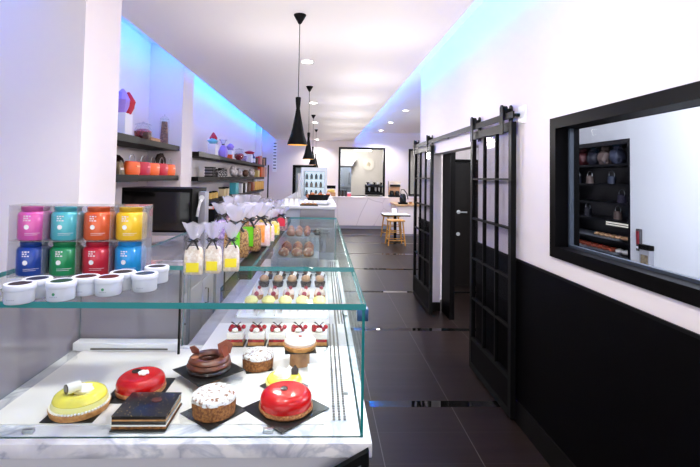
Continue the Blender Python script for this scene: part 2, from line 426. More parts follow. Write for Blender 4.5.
# ================================================================== SLIDING DOORS
def sliding_door(name, y0, y1, hang):
    x0, x1 = 1.272, 1.307; zt, zb = 2.0, .02; st = .045; kick = .25
    b = MB()
    b.box(x0, x1, y0, y0+st, zb, zt); b.box(x0, x1, y1-st, y1, zb, zt)
    b.box(x0, x1, y0+st, y1-st, zt-.06, zt); b.box(x0, x1, y0+st, y1-st, zb, zb+.05)
    d = struct(b.build(name, black_metal, smooth=False))
    MB().box(x0+.004, x1-.004, y0+st, y1-st, zb+.05, zb+kick).build('kick_panel', black_lacq, d, smooth=False)
    g0, g1 = zb+kick, zt-.06
    b = MB(); yy = [y0+st+(y1-y0-2*st)*k/3 for k in (1, 2)]
    for y in yy: b.box(x0+.004, x1-.004, y-.0075, y+.0075, g0, g1)
    for k in range(1, 5):
        z = g1-(g1-g0)*k/5; b.box(x0+.003, x1-.003, y0+st, y1-st, z-.0075, z+.0075)
    b.box(x0, x1, y0+st, y1-st, g0-.012, g0+.012)
    b.build('glazing_bars', black_metal, d, smooth=False)
    MB().box((x0+x1)/2-.003, (x0+x1)/2+.003, y0+st, y1-st, g0, g1).build('glass', door_glass, d, smooth=False)
    for y in hang:
        h = MB(); w = .027
        pts = [(-w, 0), (w, 0), (w, .18)]+[(w*math.cos(a), .18+w*math.sin(a)) for a in [PI*i/8 for i in range(1, 8)]]+[(-w, .18)]
        h.prism(pts, 0, .008, M=Matrix.Translation((x0-.03, y, zt-.08)) @ Matrix(((0, 0, 1, 0), (1, 0, 0, 0), (0, 1, 0, 0), (0, 0, 0, 1))))
        h.prism(pts, 0, .006, M=Matrix.Translation((x1+.001, y, zt-.08)) @ Matrix(((0, 0, 1, 0), (1, 0, 0, 0), (0, 1, 0, 0), (0, 0, 0, 1))))
        o = h.build('hanger_strap', black_metal, d)
        rl = MB(); rl.cyl(.035, -.012, .012, (0, 0, 0), 20, M=Matrix.Translation((x0-.006, y, zt+.085)) @ Matrix.Rotation(PI/2, 4, 'Y'))
        rl.box(x0-.022, x1+.002, y-.012, y+.012, zt+.07, zt+.1)
        rl.build('roller', black_metal, o)
    return d
dn0, dn1 = at(513, 400, X=1.29).y, at(472, 250, X=1.29).y
df0, df1 = at(431.5, 250, X=1.29).y, at(414.5, 250, X=1.29).y
sliding_door('door_1', dn0, dn1, (dn0+.1, dn1-.1))
sliding_door('door_2', df0, df1, (df0+.1, df1-.1))
t = thing('sliding_door_track', 'long black flat rail on the right wall carrying both sliding doors', 'rail', (1.262, 0, 2.04))
MB().box(-.005, .005, dn0-.06, df1+.02, -.022, .022).build('rail_bar', black_metal, t, smooth=False)
for y in (dn0-.02, 3.65, 4.6, 5.5): MB().tube([(.005, y, 0), (XW-1.262, y, 0)], .012).build('standoff', black_metal, t)
MB().box(XW-1.262-.012, XW-1.262, dn0-.1, dn0+.0, -.06, .06, .003).build('wall_plate', white_plastic, t)

# ================================================================== DISPLAY CASE
ZD, ZT = .80, 1.20
XR = .14
XL = -1.12
YG = at(200, 438, Z=ZD).y            # front glass
case = thing('pastry_display_case', 'large L-shaped glass pastry display case on a white marble base', 'display case', (0, 0, 0))
YB, YE = 2.12, 4.3
XI = -.62
b = MB(); b.box(XL, XR-.01, YG+.02, YB, 0, ZD-.045); b.box(XI, XR-.01, YB, YE, 0, ZD-.045)
b.build('base_cabinet', white_lacq, case, smooth=False)
b = MB(); b.box(XL-.02, XR+.025, YG-.03, YB, ZD-.043, ZD, .004)
b.build('marble_slab', marble, case)
MB().box(XI, XR+.025, YB+.001, YE, ZD-.043, ZD, .004).build('rear_slab', mat('dimmed_grey_slab', (150, 146, 146), .3, col2=(176, 172, 172), scale=6), case)  # marble continued in grey, its colour dimmed where the light is too strong
b = MB(); b.box(XL+.06, .02, YG+.07, YB-.06, ZD, ZD+.004); b.box(XI+.08, .03, YB-.06, 2.42, ZD, ZD+.004)
b.build('display_deck', deck_white, case, smooth=False)
MB().box(XI+.08, .05, 2.42, YE-.02, ZD, ZD+.004).build('rear_display_deck', deck_grey, case, smooth=False)
pane('front_glass', XL, XR, YG, YG+.008, ZD, ZT-.0115, case)
pane('side_glass', XR-.008, XR, YG+.008, YE, ZD, ZT-.0115, case, glassmat('side_pane_glass', (246, 252, 251), 1.4, .13))
pane('side_glass', XL, XL+.008, YG+.008, YB, ZD, ZT-.0115, case, smoked)
pane('top_glass', XL-.12, XR+.003, YG-.004, 1.93, ZT-.011, ZT+.008, case, clear_top)
pane('top_glass', -.3, XR+.003, 1.935, YE, ZT-.011, ZT+.006, case, clear_top)
pane('rear_glass', XL+.01, XI-.02, YB-.012, YB-.004, ZD, ZT-.0115, case, smoked)
pane('end_glass', -.36, XR-.009, YE-.012, YE-.004, ZD, ZT-.012, case)
pane('divider_glass', -.36, XR-.009, 3.56, 3.568, ZD+.005, ZT-.012, case, None, steel)
b = MB(); b.box(-.361, -.301, 1.936, YE, ZT-.05, ZT+.006); b.build('service_rail', black_metal, case, smooth=False)
pane('service_shelf', -.93, -.363, 1.94, 3.95, ZT-.004, ZT+.006, case, glassmat('grey_service_glass', (235, 236, 242), 1.5, .8, .12, (206, 206, 218)))
for y in (2.0, 2.9, 3.85):
    MB().box(-.628, -.62, y, y+.012, ZD, ZT-.005).build('shelf_upright', black_metal, case, smooth=False)
for y in (2.3, 3.1, 3.85):
    MB().box(-.92, -.9, y, y+.02, 0, ZT-.005).build('shelf_upright', steel_soft, case, smooth=False)
b = MB(); b.box(XL+.02, XI-.02, YB-.09, YB-.03, ZD+.004, ZD+.04, .003); b.build('rear_ledge', white_plastic, case)
b = MB(); b.box(XL+.1, XI-.06, YB-.094, YB-.0895, ZD+.012, ZD+.018); b.build('vent_slot', mat('vent_dark', (90, 84, 80), .6), case, smooth=False)
b = MB(); x_v = at(338, 400, Z=ZD).x
for dx0 in (-.018, 0, .018):
    for k in range(160):
        y = YG+.09+k*.017; dx = dx0+(.035 if y > 2.42 else 0); b.box(x_v+dx-.004, x_v+dx+.004, y, y+.011, ZD+.0035, ZD+.0052)
b.build('vent_slot', mat('vent_grey', (110, 104, 100), .6), case, smooth=False)
c0 = at(362.5, 317, Y=YG+.02)
MB().box(c0.x-.018, c0.x+.018, YG+.009, YG+.04, ZT-.05, ZT-.0115, .003).build('corner_bracket', mat('blue_steel_bracket', (62, 96, 140), .3, .6), case)
for px, py in ((28.5, 431), (268, 430.5)):
    p = at(px, py, Z=ZD+.006); MB().box(p.x-.016, p.x+.016, p.y-.008, p.y+.008, ZD, ZD+.012, .002).build('glass_clip', steel, case)
p = at(72, 360, Z=ZD); MB().box(p.x-.02, p.x+.02, p.y-.01, p.y+.012, ZD, ZD+.04, .004, taper=.7).build('clear_support', acryl, case)
p = at(491, 260, Z=ZD)
for px, py in ((346, 394), (346, 316)):
    p = at(px, py, Z=ZD); MB().box(p.x-.008, p.x+.008, p.y-.008, p.y+.008, ZD, ZD+.01, .002).build('deck_fixing', steel, case)
# raised steps for the bread, inside the case
b = MB(); b.box(-.40, -.02, 3.575, 3.93, ZD+.005, .945); b.box(-.40, -.02, 3.93, YE-.02, ZD+.005, 1.06)
b.build('bread_step', steel_soft, case, smooth=False)

# black framed sign leaning at the front corner of the case
t = thing('framed_sign', 'black framed sign board tilted against the front corner of the marble case', 'sign', (0, 0, 0))
A = at(341, 467, Y=YG-.055); Bp = at(369, 451, Y=YG-.055)
dirv = (Bp-A).normalized(); nv = Vector((-dirv.z, 0, dirv.x))*-1
def P(u, v): return Bp - dirv*u + Vector((0, 0, -1))*v
b = MB(); y0, y1 = YG-.058, YG-.036
def bar(p, q, r_, s_):
    vs = [b.bm.verts.new((c.x, yy, c.z)) for yy in (y0, y1) for c in (p, q, r_, s_)]
    for qd in ((0, 1, 2, 3), (7, 6, 5, 4), (0, 4, 5, 1), (1, 5, 6, 2), (2, 6, 7, 3), (3, 7, 4, 0)): b.bm.faces.new([vs[i] for i in qd])
bar(P(0, 0), P(.3, 0), P(.3, .026), P(0, .026)); bar(P(0, .4), P(.3, .4), P(.3, .426), P(0, .426))
bar(P(0, .026), P(.026, .026), P(.026, .4), P(0, .4)); bar(P(.274, .026), P(.3, .026), P(.3, .4), P(.274, .4))
b.build('sign_frame', black_matte, t, smooth=False)
b = MB(); y0, y1 = YG-.05, YG-.04; bar(P(.026, .026), P(.274, .026), P(.274, .4), P(.026, .4)); b.build('sign_panel', mat('sign_panel_grey', (120, 130, 142), .4), t, smooth=False)

# ================================================================== CAKES in the front of the case
red_glaze = mat('red_mirror_glaze', (196, 8, 8), .2, coat=.45, spec=.3)
crumb = mat('biscuit_crumb', (196, 128, 74), .8, col2=(150, 84, 44), scale=160, bump=.6, bscale=180)
biscuit = mat('golden_biscuit', (206, 150, 88), .7, col2=(186, 124, 66), scale=70)
lemon = mat('lemon_glaze', (248, 230, 84), .2, coat=.6)
lemon_pale = mat('pale_lemon_cream', (252, 240, 150), .3, coat=.3)
cream = mat('white_cream', (250, 244, 234), .35)
choc = mat('milk_chocolate', (112, 58, 36), .3, coat=.3, col2=(92, 44, 26), scale=30)
dchoc = mat('dark_chocolate', (38, 20, 16), .25, coat=.4)
sponge = mat('brown_sponge', (168, 108, 56), .85, col2=(120, 70, 34), scale=110, bump=.7, bscale=130)
sugar = mat('powdered_sugar', (240, 236, 234), .9, col2=(140, 92, 58), scale=85, det=6, lo=.5, hi=.64, bump=.5, bscale=60)
opera_top = mat('black_glaze_gold_flecks', (12, 9, 9), .3, col2=(214, 178, 96), scale=150, det=1, lo=.685, hi=.71, coat=.15)
white_choc = mat('white_chocolate', (250, 246, 240), .3)
pinkcream = mat('pale_pink_cream', (244, 224, 212), .3, coat=.3)
berry = mat('red_berry', (186, 22, 34), .25, coat=.5, col2=(130, 8, 24), scale=60)
rasp = mat('raspberry', (170, 24, 50), .4, bump=.8, bscale=160)

def put(name, label, px, py, zb, bs, brz, riser=('cyl', .045)):
    """riser and board as their own things, cake root on the board"""
    p = at(px, py, Z=zb)
    what = label.split(' with ')[0].split(' dusted')[0].replace(' raised on a tall kraft riser at the back', '')
    if 'mirror' in what: what += ' at rear left' if 'flower' in label else ' at front right'
    
    if zb-ZD > .02:
        rt = thing('cake_riser', 'brown kraft riser under the board of the %s' % what, 'riser', (p.x, p.y, ZD+.0046), brz)
        if riser[0] == 'cyl': MB().lathe([(0, 0), (riser[1], 0), (riser[1], zb-ZD-.0092), (0, zb-ZD-.0092)], seg=32).build('riser_body', kraft, rt)
        else: MB().box(-riser[1], riser[1], -riser[1]*.7, riser[1]*.7, 0, zb-ZD-.0092, .003).build('riser_body', kraft, rt)
        bz = zb-.004
    else: bz = ZD+.0045
    bd = thing('cake_board', 'black square board under the %s' % what, 'cake board', (p.x, p.y, bz), brz)
    MB().box(-bs/2, bs/2, -bs/2, bs/2, 0, .003, .001).build('board', board_m, bd)
    return thing(name, label, 'cake', (p.x, p.y, bz+.0035))
def dome(r, h, e, n=8):
    """rounded glazed cake profile"""
    pr = [(0, 0), (r, 0), (r*1.02, h*.4)]
    pr += [(r*1.02-e+e*math.cos(a), h-e+e*math.sin(a)) for a in [PI/2*i/n for i in range(n+1)]]
    pr += [(r*.5, h*1.02), (0, h*1.03)]
    return pr
# 1 lemon tart, front left
t = put('lemon_tart', 'yellow glazed lemon tart with a chocolate curl, front left of the case', 80, 406, .816, .165, 0, ('box', .045))
MB().lathe([(0, 0), (.088, 0), (.093, .018), (.088, .02), (0, .02)], seg=48).build('biscuit_base', biscuit, t)
MB().lathe([(0, .02), (.084, .02), (.086, .028), (.08, .042), (0, .045)], seg=48).build('cream_layer', lemon_pale, t)
pb = MB()
for k in range(56):
    a = 2*PI*k/56; pb.blob((.088*math.cos(a), .088*math.sin(a), .0225), .0048, .0048, .0045, 0, 1)
pb.build('piped_edge', cream, t)
rb = MB(); rb.lathe([(.052+.03*math.cos(a), .042+.02*math.sin(a)) for a in [2*PI*i/12 for i in range(13)]], seg=48); rb.build('glaze_ring', lemon, t)
MB().blob((0.004, .012, .058), .034, .026, .016, .25, 3).build('cream_topping', cream, t)
cb = MB(); cb.lathe([(.014, -.022), (.017, -.02), (.017, .02), (.013, .022)], seg=20, M=Matrix.Translation((-.014, -.02, .08)) @ Matrix.Rotation(.9, 4, 'Z') @ Matrix.Rotation(PI/2, 4, 'Y'))
cb.build('white_curl', white_choc, t)
MB().lathe([(0, -.0235), (.0155, -.0235), (.0155, -.019), (0, -.019)], seg=20, M=Matrix.Translation((-.014, -.02, .08)) @ Matrix.Rotation(.9, 4, 'Z') @ Matrix.Rotation(PI/2, 4, 'Y')).build('dark_curl_end', dchoc, t)
# 2 red glazed entremet rear left, 9 in front
def red_cake(label, px, py, zb, bs, brz, r, h, deco):
    t = put('red_glazed_cake', label, px, py, zb, bs, brz)
    MB().lathe([(0, 0), (r, 0), (r*1.06, .006), (r*1.05, .014), (r*.98, .018), (0, .018)], seg=60, wob=.04).build('crumb_base', crumb, t)
    MB().lathe([(a, z+.008) for a, z in dome(r*1.0, h-.008, .03)], seg=56).build('glazed_cake', red_glaze, t)
    if deco == 'flower':
        fb = MB()
        for k in range(6):
            a = PI/3*k; fb.blob((.012*math.cos(a)+.012, .012*math.sin(a)-.01, h+.007), .009, .009, .006, .1, 1)
        fb.build('white_flower', white_choc, t)
        MB().lathe([(0, 0), (.017, 0), (.017, .003), (0, .003)], (-.022, .012, h+.001), 24).build('dark_seal', dchoc, t)
    else:
        MB().lathe([(0, 0), (.013, 0), (.012, .004), (0, .005)], (-.008, .0, h+.001), 24).build('dark_seal', dchoc, t)
    return t
red_cake('round red mirror-glazed cake with a small white flower, behind the opera cake', 141, 386, .82, .19, 0, .083, .058, 'flower')
red_cake('round red mirror-glazed cake with a dark seal, front right of the case', 286, 404, .82, .212, PI/4, .087, .062, 'seal')
# 3 opera cake
t = put('opera_cake', 'square black glazed opera cake with gold flecks and cream layers', 148, 416, .8085, .17, 0, ('box', .05))
lay = [(0, .008, sponge), (.008, .013, cream), (.013, .024, dchoc), (.024, .029, biscuit), (.029, .037, dchoc)]
for nm, (z0, z1, m_) in zip(('sponge_layer', 'cream_layer', 'chocolate_layer', 'biscuit_layer', 'ganache_layer'), lay): MB().box(-.083, .083, -.075, .075, z0, z1).build(nm, m_, t, smooth=False)
MB().box(-.084, .084, -.076, .076, .037, .041, .001).build('glazed_top', opera_top, t)
MB().lathe([(0, 0), (.014, 0), (.014, .003), (0, .003)], (.02, .02, .041), 24, sx=1.2).build('chocolate_seal', choc, t)
# 4 chocolate ring cake
t = put('chocolate_ring_cake', 'milk chocolate ring cake with jagged chocolate shards, behind the sugar cake', 209, 369, .84, .2, PI/4, ('cyl', .05))
MB().lathe([(0, 0), (.082, 0), (.085, .01), (.08, .016), (0, .016)], seg=48, wob=.05).build('crumb_base', dchoc, t)
rb = MB()
for z, rr, tr in ((.026, .06, .024), (.042, .058, .02)):
    rb.lathe([(rr+tr*math.cos(a), z+tr*.62*math.sin(a)) for a in [2*PI*i/14 for i in range(15)]], seg=56, wob=.05)
rb.build('piped_ring', choc, t)
shard_m = mat('reddish_chocolate', (140, 66, 42), .3)
for (x, y, r_, tl, s_) in ((.055, .03, .3, .35, .05), (.062, -.0, 1.3, .3, .04), (-.06, .02, -.4, -.4, .036)):
    M = Matrix.Translation((x, y, .062)) @ Matrix.Rotation(r_, 4, 'Z') @ Matrix.Rotation(PI/2-tl, 4, 'X')
    MB().prism([(-s_*.5, -.01), (s_*.4, -.014), (s_*.6, s_*.4), (s_*.1, s_*.8), (-s_*.6, s_*.5)], 0, .003, M=M).build('chocolate_shard', shard_m, t)
MB().lathe([(0, 0), (.014, 0), (.014, .003), (0, .003)], (-.048, -.03, .055), 20).build('chocolate_seal', mat('pale_seal', (170, 110, 80), .3), t)
# 5, 6 sugar cakes
def sugar_cake(label, px, py, zb, bs, brz, r, h, ris):
    t = put('sugar_dusted_cake', label, px, py, zb, bs, brz, ris)
    MB().lathe([(0, 0), (r*.97, 0), (r, h*.5), (r*1.0, h*.72), (0, h*.72)], seg=56, wob=.02).build('sponge_body', sponge, t)
    MB().lathe([(r*1.005, h*.68), (r*.99, h*.86), (r*.85, h*.98), (r*.5, h*1.04), (0, h*1.06)], seg=56, wob=.05).build('sugar_crust', sugar, t)
sugar_cake('round sponge cake dusted thickly with white sugar, front centre on a tilted board', 214, 411, .8085, .155, PI/4+.1, .072, .068, ('cyl', .03))
sugar_cake('smaller sponge cake dusted with sugar, beside the cream tart', 258, 363, .82, .11, .3, .064, .062, ('cyl', .04))
# 7 cream tart on tall riser
t = put('cream_tart', 'pale cream topped tart raised on a tall kraft riser at the back', 300, 347, .875, .13, .1, ('cyl', .042))
MB().lathe([(0, 0), (.066, 0), (.072, .018), (.064, .019), (0, .019)], seg=44).build('biscuit_base', biscuit, t)
MB().lathe([(0, .018), (.064, .018), (.067, .03), (.058, .04), (.03, .044), (0, .045)], seg=44).build('cream_topping', pinkcream, t)
MB().blob((.0, .0, .047), .01, .008, .004, .2, 1).build('berry_dot', berry, t)
# 8 lemon tart behind the red cake
t = put('lemon_meringue_tart', 'yellow lemon tart with white peaks, half hidden behind the front red cake', 284, 382, .82, .13, PI/4, ('cyl', .04))
MB().lathe([(0, 0), (.066, 0), (.07, .02), (.064, .022), (0, .022)], seg=44).build('biscuit_base', lemon_pale, t)
MB().lathe([(.04+.025*math.cos(a), .026+.014*math.sin(a)) for a in [2*PI*i/12 for i in range(13)]], seg=44).build('glaze_ring', lemon, t)
mb = MB()
for x, y, s_ in ((0, 0, .03), (.018, .02, .026), (-.022, .01, .025), (.0, -.022, .022)): mb.lathe([(s_*.8, .03), (s_*.7, .042), (s_*.3, .058), (0, .066)], (x, y, 0), 14, wob=.3)
mb.build('meringue_peaks', white_choc, t)
MB().prism([(-.012, 0), (.012, 0), (.014, .02), (0, .034), (-.014, .02)], 0, .003, M=Matrix.Translation((.04, -.0, .04)) @ Matrix.Rotation(PI/2-.3, 4, 'X')).build('chocolate_leaf', dchoc, t)
# small price tags standing on the deck
for px, py, lb in ((237, 386, 'small blank clear tag standing beside the chocolate ring cake'), (245, 428, 'small blank clear tag in front of the sugar cake'), (313, 371, 'small white folded tag right of the tall kraft riser'), (186, 420, 'small blank clear tag beside the opera cake')):
    p = at(px, py, Z=ZD+.0045)
    t = thing('price_tag', lb, 'tag', (p.x, p.y, ZD+.0045), .5 if px < 240 else .1)
    b = MB()
    for s_ in (-1, 1): b.quad((-.022, s_*.014, 0), (.022, s_*.014, 0), (.022, 0, .03), (-.022, 0, .03))
    b.build('tag_panel', acryl if px != 313 else white_plastic, t, smooth=False)

# strawberry cake row on little black cards
def strawberry(label, loc):
    t = thing('strawberry_cake', label, 'cake', loc, 0, 'strawberry cream cakes in a row')
    MB().box(-.028, .028, -.028, .028, 0, .012).build('sponge_base', biscuit, t, smooth=False)
    MB().box(-.0275, .0275, -.0275, .0275, .012, .022).build('jam_layer', berry, t, smooth=False)
    MB().box(-.028, .028, -.028, .028, .022, .044, .003).build('cream_layer', cream, t)
    b = MB()
    for k in range(11): b.blob((random.uniform(-.024, .024), random.uniform(-.022, .024), .05+random.uniform(0, .007)), .009, .009, .009, .3, 1)
    b.build('berries', berry, t)
    MB().blob((.0, -.018, .052), .012, .01, .008, .1, 2).build('cream_dollop', cream, t)
    b = MB()
    for k in range(3): b.tube([(random.uniform(-.015, .015), .01, .05), (random.uniform(-.03, .03), .0, .075)], .0016, 5)
    b.build('chocolate_sticks', dchoc, t)
    return t
card = None; proto = None
for k, px in enumerate((236, 257, 277.5, 298.5, 319)):
    p = at(px, 343, Z=ZD+.006)
    bd = MB().box(-.045, .045, -.046, .046, 0, .002).build('cake_card', board_m, smooth=False) if card is None else card.copy()
    if card is None: card = bd
    else: C.objects.link(bd)
    bd.location = (p.x, p.y, ZD+.0045)
    tag(bd, 'small black card under the strawberry cream cake %s in its row' % ORD[k], 'cake card', 'black cards under the strawberry cakes')
    lb = 'strawberry cream cake with red berries, %s in the row' % ORD[k]
    loc = (p.x, p.y, ZD+.007)
    if proto is None: proto = strawberry(lb, loc); proto.scale = (1.35, 1.35, 1.3)
    else: dup(proto, loc, 0, lb)

# tray of small pastries
tray = thing('pastry_tray', 'white rectangular tray with thin dividers under the rows of small pastries', 'tray', (0, 0, ZD+.0045))
ty0, ty1 = 2.5, 3.53
b = MB(); b.box(-.47, .047, ty0, ty1, 0, .006); b.box(-.47, -.462, ty0, ty1, .006, .02); b.box(.039, .047, ty0, ty1, .006, .02); b.box(-.462, .039, ty1-.008, ty1, .006, .03)
b.build('tray_body', white_plastic, tray, smooth=False)
b = MB()
for k in range(1, 5): x = -.455+k*.1; b.box(x-.003, x+.003, ty0+.02, ty1-.02, .006, .016)
b.build('divider', white_plastic, tray, smooth=False)
ZP = ZD+.011
def pastry_lemon(l, loc):
    t = thing('lemon_cup', l, 'pastry', loc, 0, 'lemon cream cups, front row of the tray')
    MB().lathe([(0, 0), (.024, 0), (.034, .045), (.032, .045), (.023, .003), (0, .003)], seg=20).build('clear_cup', acryl, t)
    MB().lathe([(0, .004), (.023, .004), (.0285, .026), (0, .026)], seg=20).build('biscuit_filling', biscuit, t)
    MB().lathe([(.0295, .0265), (.033, .044), (.036, .052), (.028, .068), (.012, .075), (0, .076)], seg=20).build('lemon_cream', lemon_pale, t)
    MB().box(-.02, .02, -.045, -.042, 0, .03).build('white_tag', white_plastic, t, smooth=False)
    return t
def pastry_pink(l, loc):
    t = thing('raspberry_cream_cake', l, 'pastry', loc, 0, 'raspberry cream cakes, second row of the tray')
    MB().lathe([(0, 0), (.03, 0), (.034, .025), (0, .025)], seg=20).build('biscuit_base', biscuit, t)
    b = MB()
    for k in range(5): a = 2*PI*k/5; b.lathe([(.014, .025), (.015, .038), (.006, .056), (0, .062)], (.019*math.cos(a), .019*math.sin(a), 0), 10)
    b.build('cream_peaks', pinkcream, t)
    b = MB(); b.blob((.0, -.032, .035), .014, .014, .014, .1, 2); b.blob((.01, .0, .062), .011, .011, .011, .1, 2); b.build('raspberry', rasp, t)
    return t
tan = mat('caramel_ball', (206, 160, 116), .4, coat=.3)
def pastry_caramel(l, loc):
    t = thing('caramel_choux', l, 'pastry', loc, 0, 'caramel topped chocolate cakes, third row of the tray')
    MB().lathe([(0, 0), (.03, 0), (.036, .03), (.034, .034), (0, .034)], seg=20).build('chocolate_base', dchoc, t)
    MB().blob((0, 0, .05), .031, .031, .024, .08, 2).build('caramel_ball', tan, t)
    MB().prism([(-.012, 0), (.012, 0), (.02, .022), (0, .03)], 0, .002, M=Matrix.Translation((.012, .0, .066)) @ Matrix.Rotation(PI/2-.4, 4, 'X')).build('cream_flake', white_choc, t)
    return t
def pastry_choc(l, loc):
    t = thing('chocolate_choux', l, 'pastry', loc, 0, 'dark chocolate cakes, back row of the tray')
    MB().lathe([(0, 0), (.03, 0), (.035, .032), (0, .034)], seg=20).build('chocolate_base', dchoc, t)
    MB().blob((0, 0, .05), .03, .03, .025, .1, 2).build('chocolate_ball', choc, t)
    MB().blob((0, -.0, .077), .01, .01, .007, .2, 1).build('brown_crown', tan, t)
    return t
rows = [(pastry_lemon, 2.63, 'lemon cream cup with yellow dome, %s in the front tray row', (255, 270.6, 286.8, 303.8, 321), 296),
        (pastry_pink, 2.88, 'raspberry cake with white cream peaks, %s in the second tray row', (260, 275.5, 290, 306, 321), 286),
        (pastry_caramel, 3.2, 'chocolate cake topped by a caramel ball, %s in the third tray row', (267, 281.5, 295, 308, 321), 275),
        (pastry_choc, 3.43, 'dark chocolate ball cake, %s in the back tray row', (272, 284, 296, 308, 320.5), 267)]
for fn, yy, lb, xs, py in rows:
    proto = None
    for k, px in enumerate(xs):
        q = at(px, py, Y=yy); loc = (-.405+.1*k, yy, ZP)
        l = lb % ORD[k]
        if proto is None: proto = fn(l, loc); proto.scale = (1.13, 1.13, 1.13)
        else: dup(proto, loc, random.uniform(-.2, .2), l)
# breads on the steps
crust = mat('bread_crust', (178, 98, 42), .6, col2=(124, 60, 24), scale=40, bump=.4, bscale=70)
crust2 = mat('sugared_crust', (158, 86, 40), .6, col2=(232, 208, 184), scale=28, lo=.5, hi=.7, bump=.3, bscale=60)
def loaf(x, y, z, rx, ry, rz, m_, label, rot, seam):
    t = thing('bread_roll', label, 'bread', (x, y, z), rot, 'baked rolls on the steel steps')
    MB().blob((0, 0, rz*.8), rx, ry, rz, .12, 3, 2.2, zmin=-rz*.8).build('roll_body', m_, t)
    b = MB(); b.tube([(-rx*.6, 0, rz*1.62), (0, .005, rz*1.8), (rx*.6, 0, rz*1.62)], [.002, .005, .002], 6); b.build('roll_seam', seam, t)
palecrust = mat('pale_bread_seam', (226, 180, 130), .7)
nx = ('left', 'centre', 'right')
for k, px in enumerate((284, 297, 308.5)):
    p = at(px, 252, Y=3.68); loaf(p.x, 3.66, .946, .046, .045, .036, crust2, 'sugar dusted round roll, %s of the front bread step' % nx[k], random.random(), palecrust)
for k, px in enumerate((287, 298, 309)):
    p = at(px, 240, Y=3.83); loaf(p.x, 3.82, .946, .045, .042, .052, crust, 'golden brown roll behind the sugar dusted ones, %s of three' % nx[k], random.random(), palecrust)
bun = mat('rosy_bun', (170, 92, 54), .5, col2=(132, 66, 38), scale=25)
for k, (px, yy) in enumerate(((291, 4.03), (299, 4.03), (307, 4.03))):
    p = at(px, 228, Y=yy); loaf(p.x, yy, 1.061, .0295, .046, .033, bun, 'rosy brown bun at the front of the upper bread step, %s of three' % nx[k], random.random(), crust)
for k, (px, yy) in enumerate(((291.5, 4.17), (299.5, 4.17), (307.5, 4.17))):
    p = at(px, 222, Y=yy); loaf(p.x, yy, 1.061, .033, .036, .042, bun, 'rosy brown bun at the back of the upper bread step, %s of three' % nx[k], random.random(), crust)
p = at(317, 228, Y=4.1); loaf(p.x, 4.1, 1.061, .03, .05, .034, dchoc, 'dark brown pastry right of the rosy buns', .4, choc)

# ================================================================== ON THE GLASS TOP: tins, jars, bags
ZG = ZT+.0085
rackY = 1.735
ra, rb_ = at(18, 240, Y=rackY), at(147, 240, Y=rackY+.045)
RW = math.hypot(rb_.x-ra.x, .045); RH = .264
rack_m = glassmat('rack_acrylic', (240, 240, 242), 1.45, .8, .13, (225, 225, 230))
rack = thing('acrylic_rack', 'clear acrylic rack of eight compartments standing on the glass counter top', 'rack', (ra.x, rackY, ZG), .093)
b = MB(); th = .003; D0, D1 = -.062, .064
for k in range(5): b.box(RW*k/4-th/2, RW*k/4+th/2, D0, D1, .003, RH)
b.build('upright', rack_m, rack, smooth=False)
b = MB()
for z in (0, .1325, RH): b.box(-th/2, RW+th/2, D0, D1, z, z+th)
b.build('rack_shelf', rack_m, rack, smooth=False)
b = MB(); b.box(0, RW, D1, D1+th, .003, RH); b.build('back_sheet', rack_m, rack, smooth=False)
tins = [[('pink', (214, 92, 168)), ('teal', (80, 176, 186)), ('orange', (216, 92, 44)), ('yellow', (236, 190, 36))],
        [('navy blue', (24, 66, 156)), ('green', (22, 140, 84)), ('red', (196, 26, 56)), ('sky blue', (26, 148, 214))]]
def tin(label, loc, col, rz):
    t = thing('tea_tin', label, 'tin', loc, rz, 'coloured tea tins in the acrylic rack')
    m_ = mat('tin_'+label.split(' tea')[0].replace(' ', '_'), col, .3, .15, coat=.4)
    m2 = mat('tin_lid_'+label.split(' tea')[0].replace(' ', '_'), tuple(int(c*.85) for c in col), .3, .15)
    r, h = .0565, .127
    MB().lathe([(0, 0), (r-.004, 0), (r, .006), (r, .094), (r-.006, .103), (r-.013, .107), (0, .107)], seg=36).build('tin_body', m_, t)
    MB().lathe([(0, .107), (r-.012, .107), (r-.010, .11), (r-.010, .123), (r-.013, h-.002), (0, h-.001)], seg=36).build('lid', m2, t)
    def onsurf(bm_, a0, a1, z0, z1, n=6):
        for i in range(n):
            q = [(a0+(a1-a0)*i/n), (a0+(a1-a0)*(i+1)/n)]
            rr = r+.0006
            pts = [(rr*math.sin(q[0]), -rr*math.cos(q[0]), z0), (rr*math.sin(q[1]), -rr*math.cos(q[1]), z0), (rr*math.sin(q[1]), -rr*math.cos(q[1]), z1), (rr*math.sin(q[0]), -rr*math.cos(q[0]), z1)]
            bm_.quad(*pts)
    b = MB()
    vs = []
    for i in range(20):
        a = 2*PI*i/20; u = .009*math.cos(a)/r; z = .05+.009*math.sin(a); vs.append(b.bm.verts.new(((r+.0008)*math.sin(u), -(r+.0008)*math.cos(u), z)))
    b.bm.faces.new(vs); b.build('emblem', white_plastic, t, smooth=False)
    b = MB()
    for z, ws in ((.088, (.006, .008, .005)), (.08, (.009, .005)), (.072, (.005, .007, .007))):
        x = -.012
        for w_ in ws: onsurf(b, x/r, (x+w_)/r, z, z+.0045, 2); x += w_+.003
        pp_ = mat('pale_print', (236, 226, 232), .4)
    b.build('lettering', pp_, t, smooth=False)
    for x1_, z_ in ((.045, .026), (.036, .02)):
        b = MB(); onsurf(b, -.006/r, x1_/r, z_, z_+.0013, 6); b.build('printed_line', pp_, t, smooth=False)
for r_, row in enumerate(tins):
    for k, (nm, col) in enumerate(row):
        loc = rack.matrix_basis @ Vector((RW*(k+.5)/4, 0, .0035+.1325*(1-r_)))
        tin('%s tea tin with a white emblem, %s row of the acrylic rack' % (nm, 'upper' if r_ == 0 else 'lower'), loc, col, .06-.12*k/3)

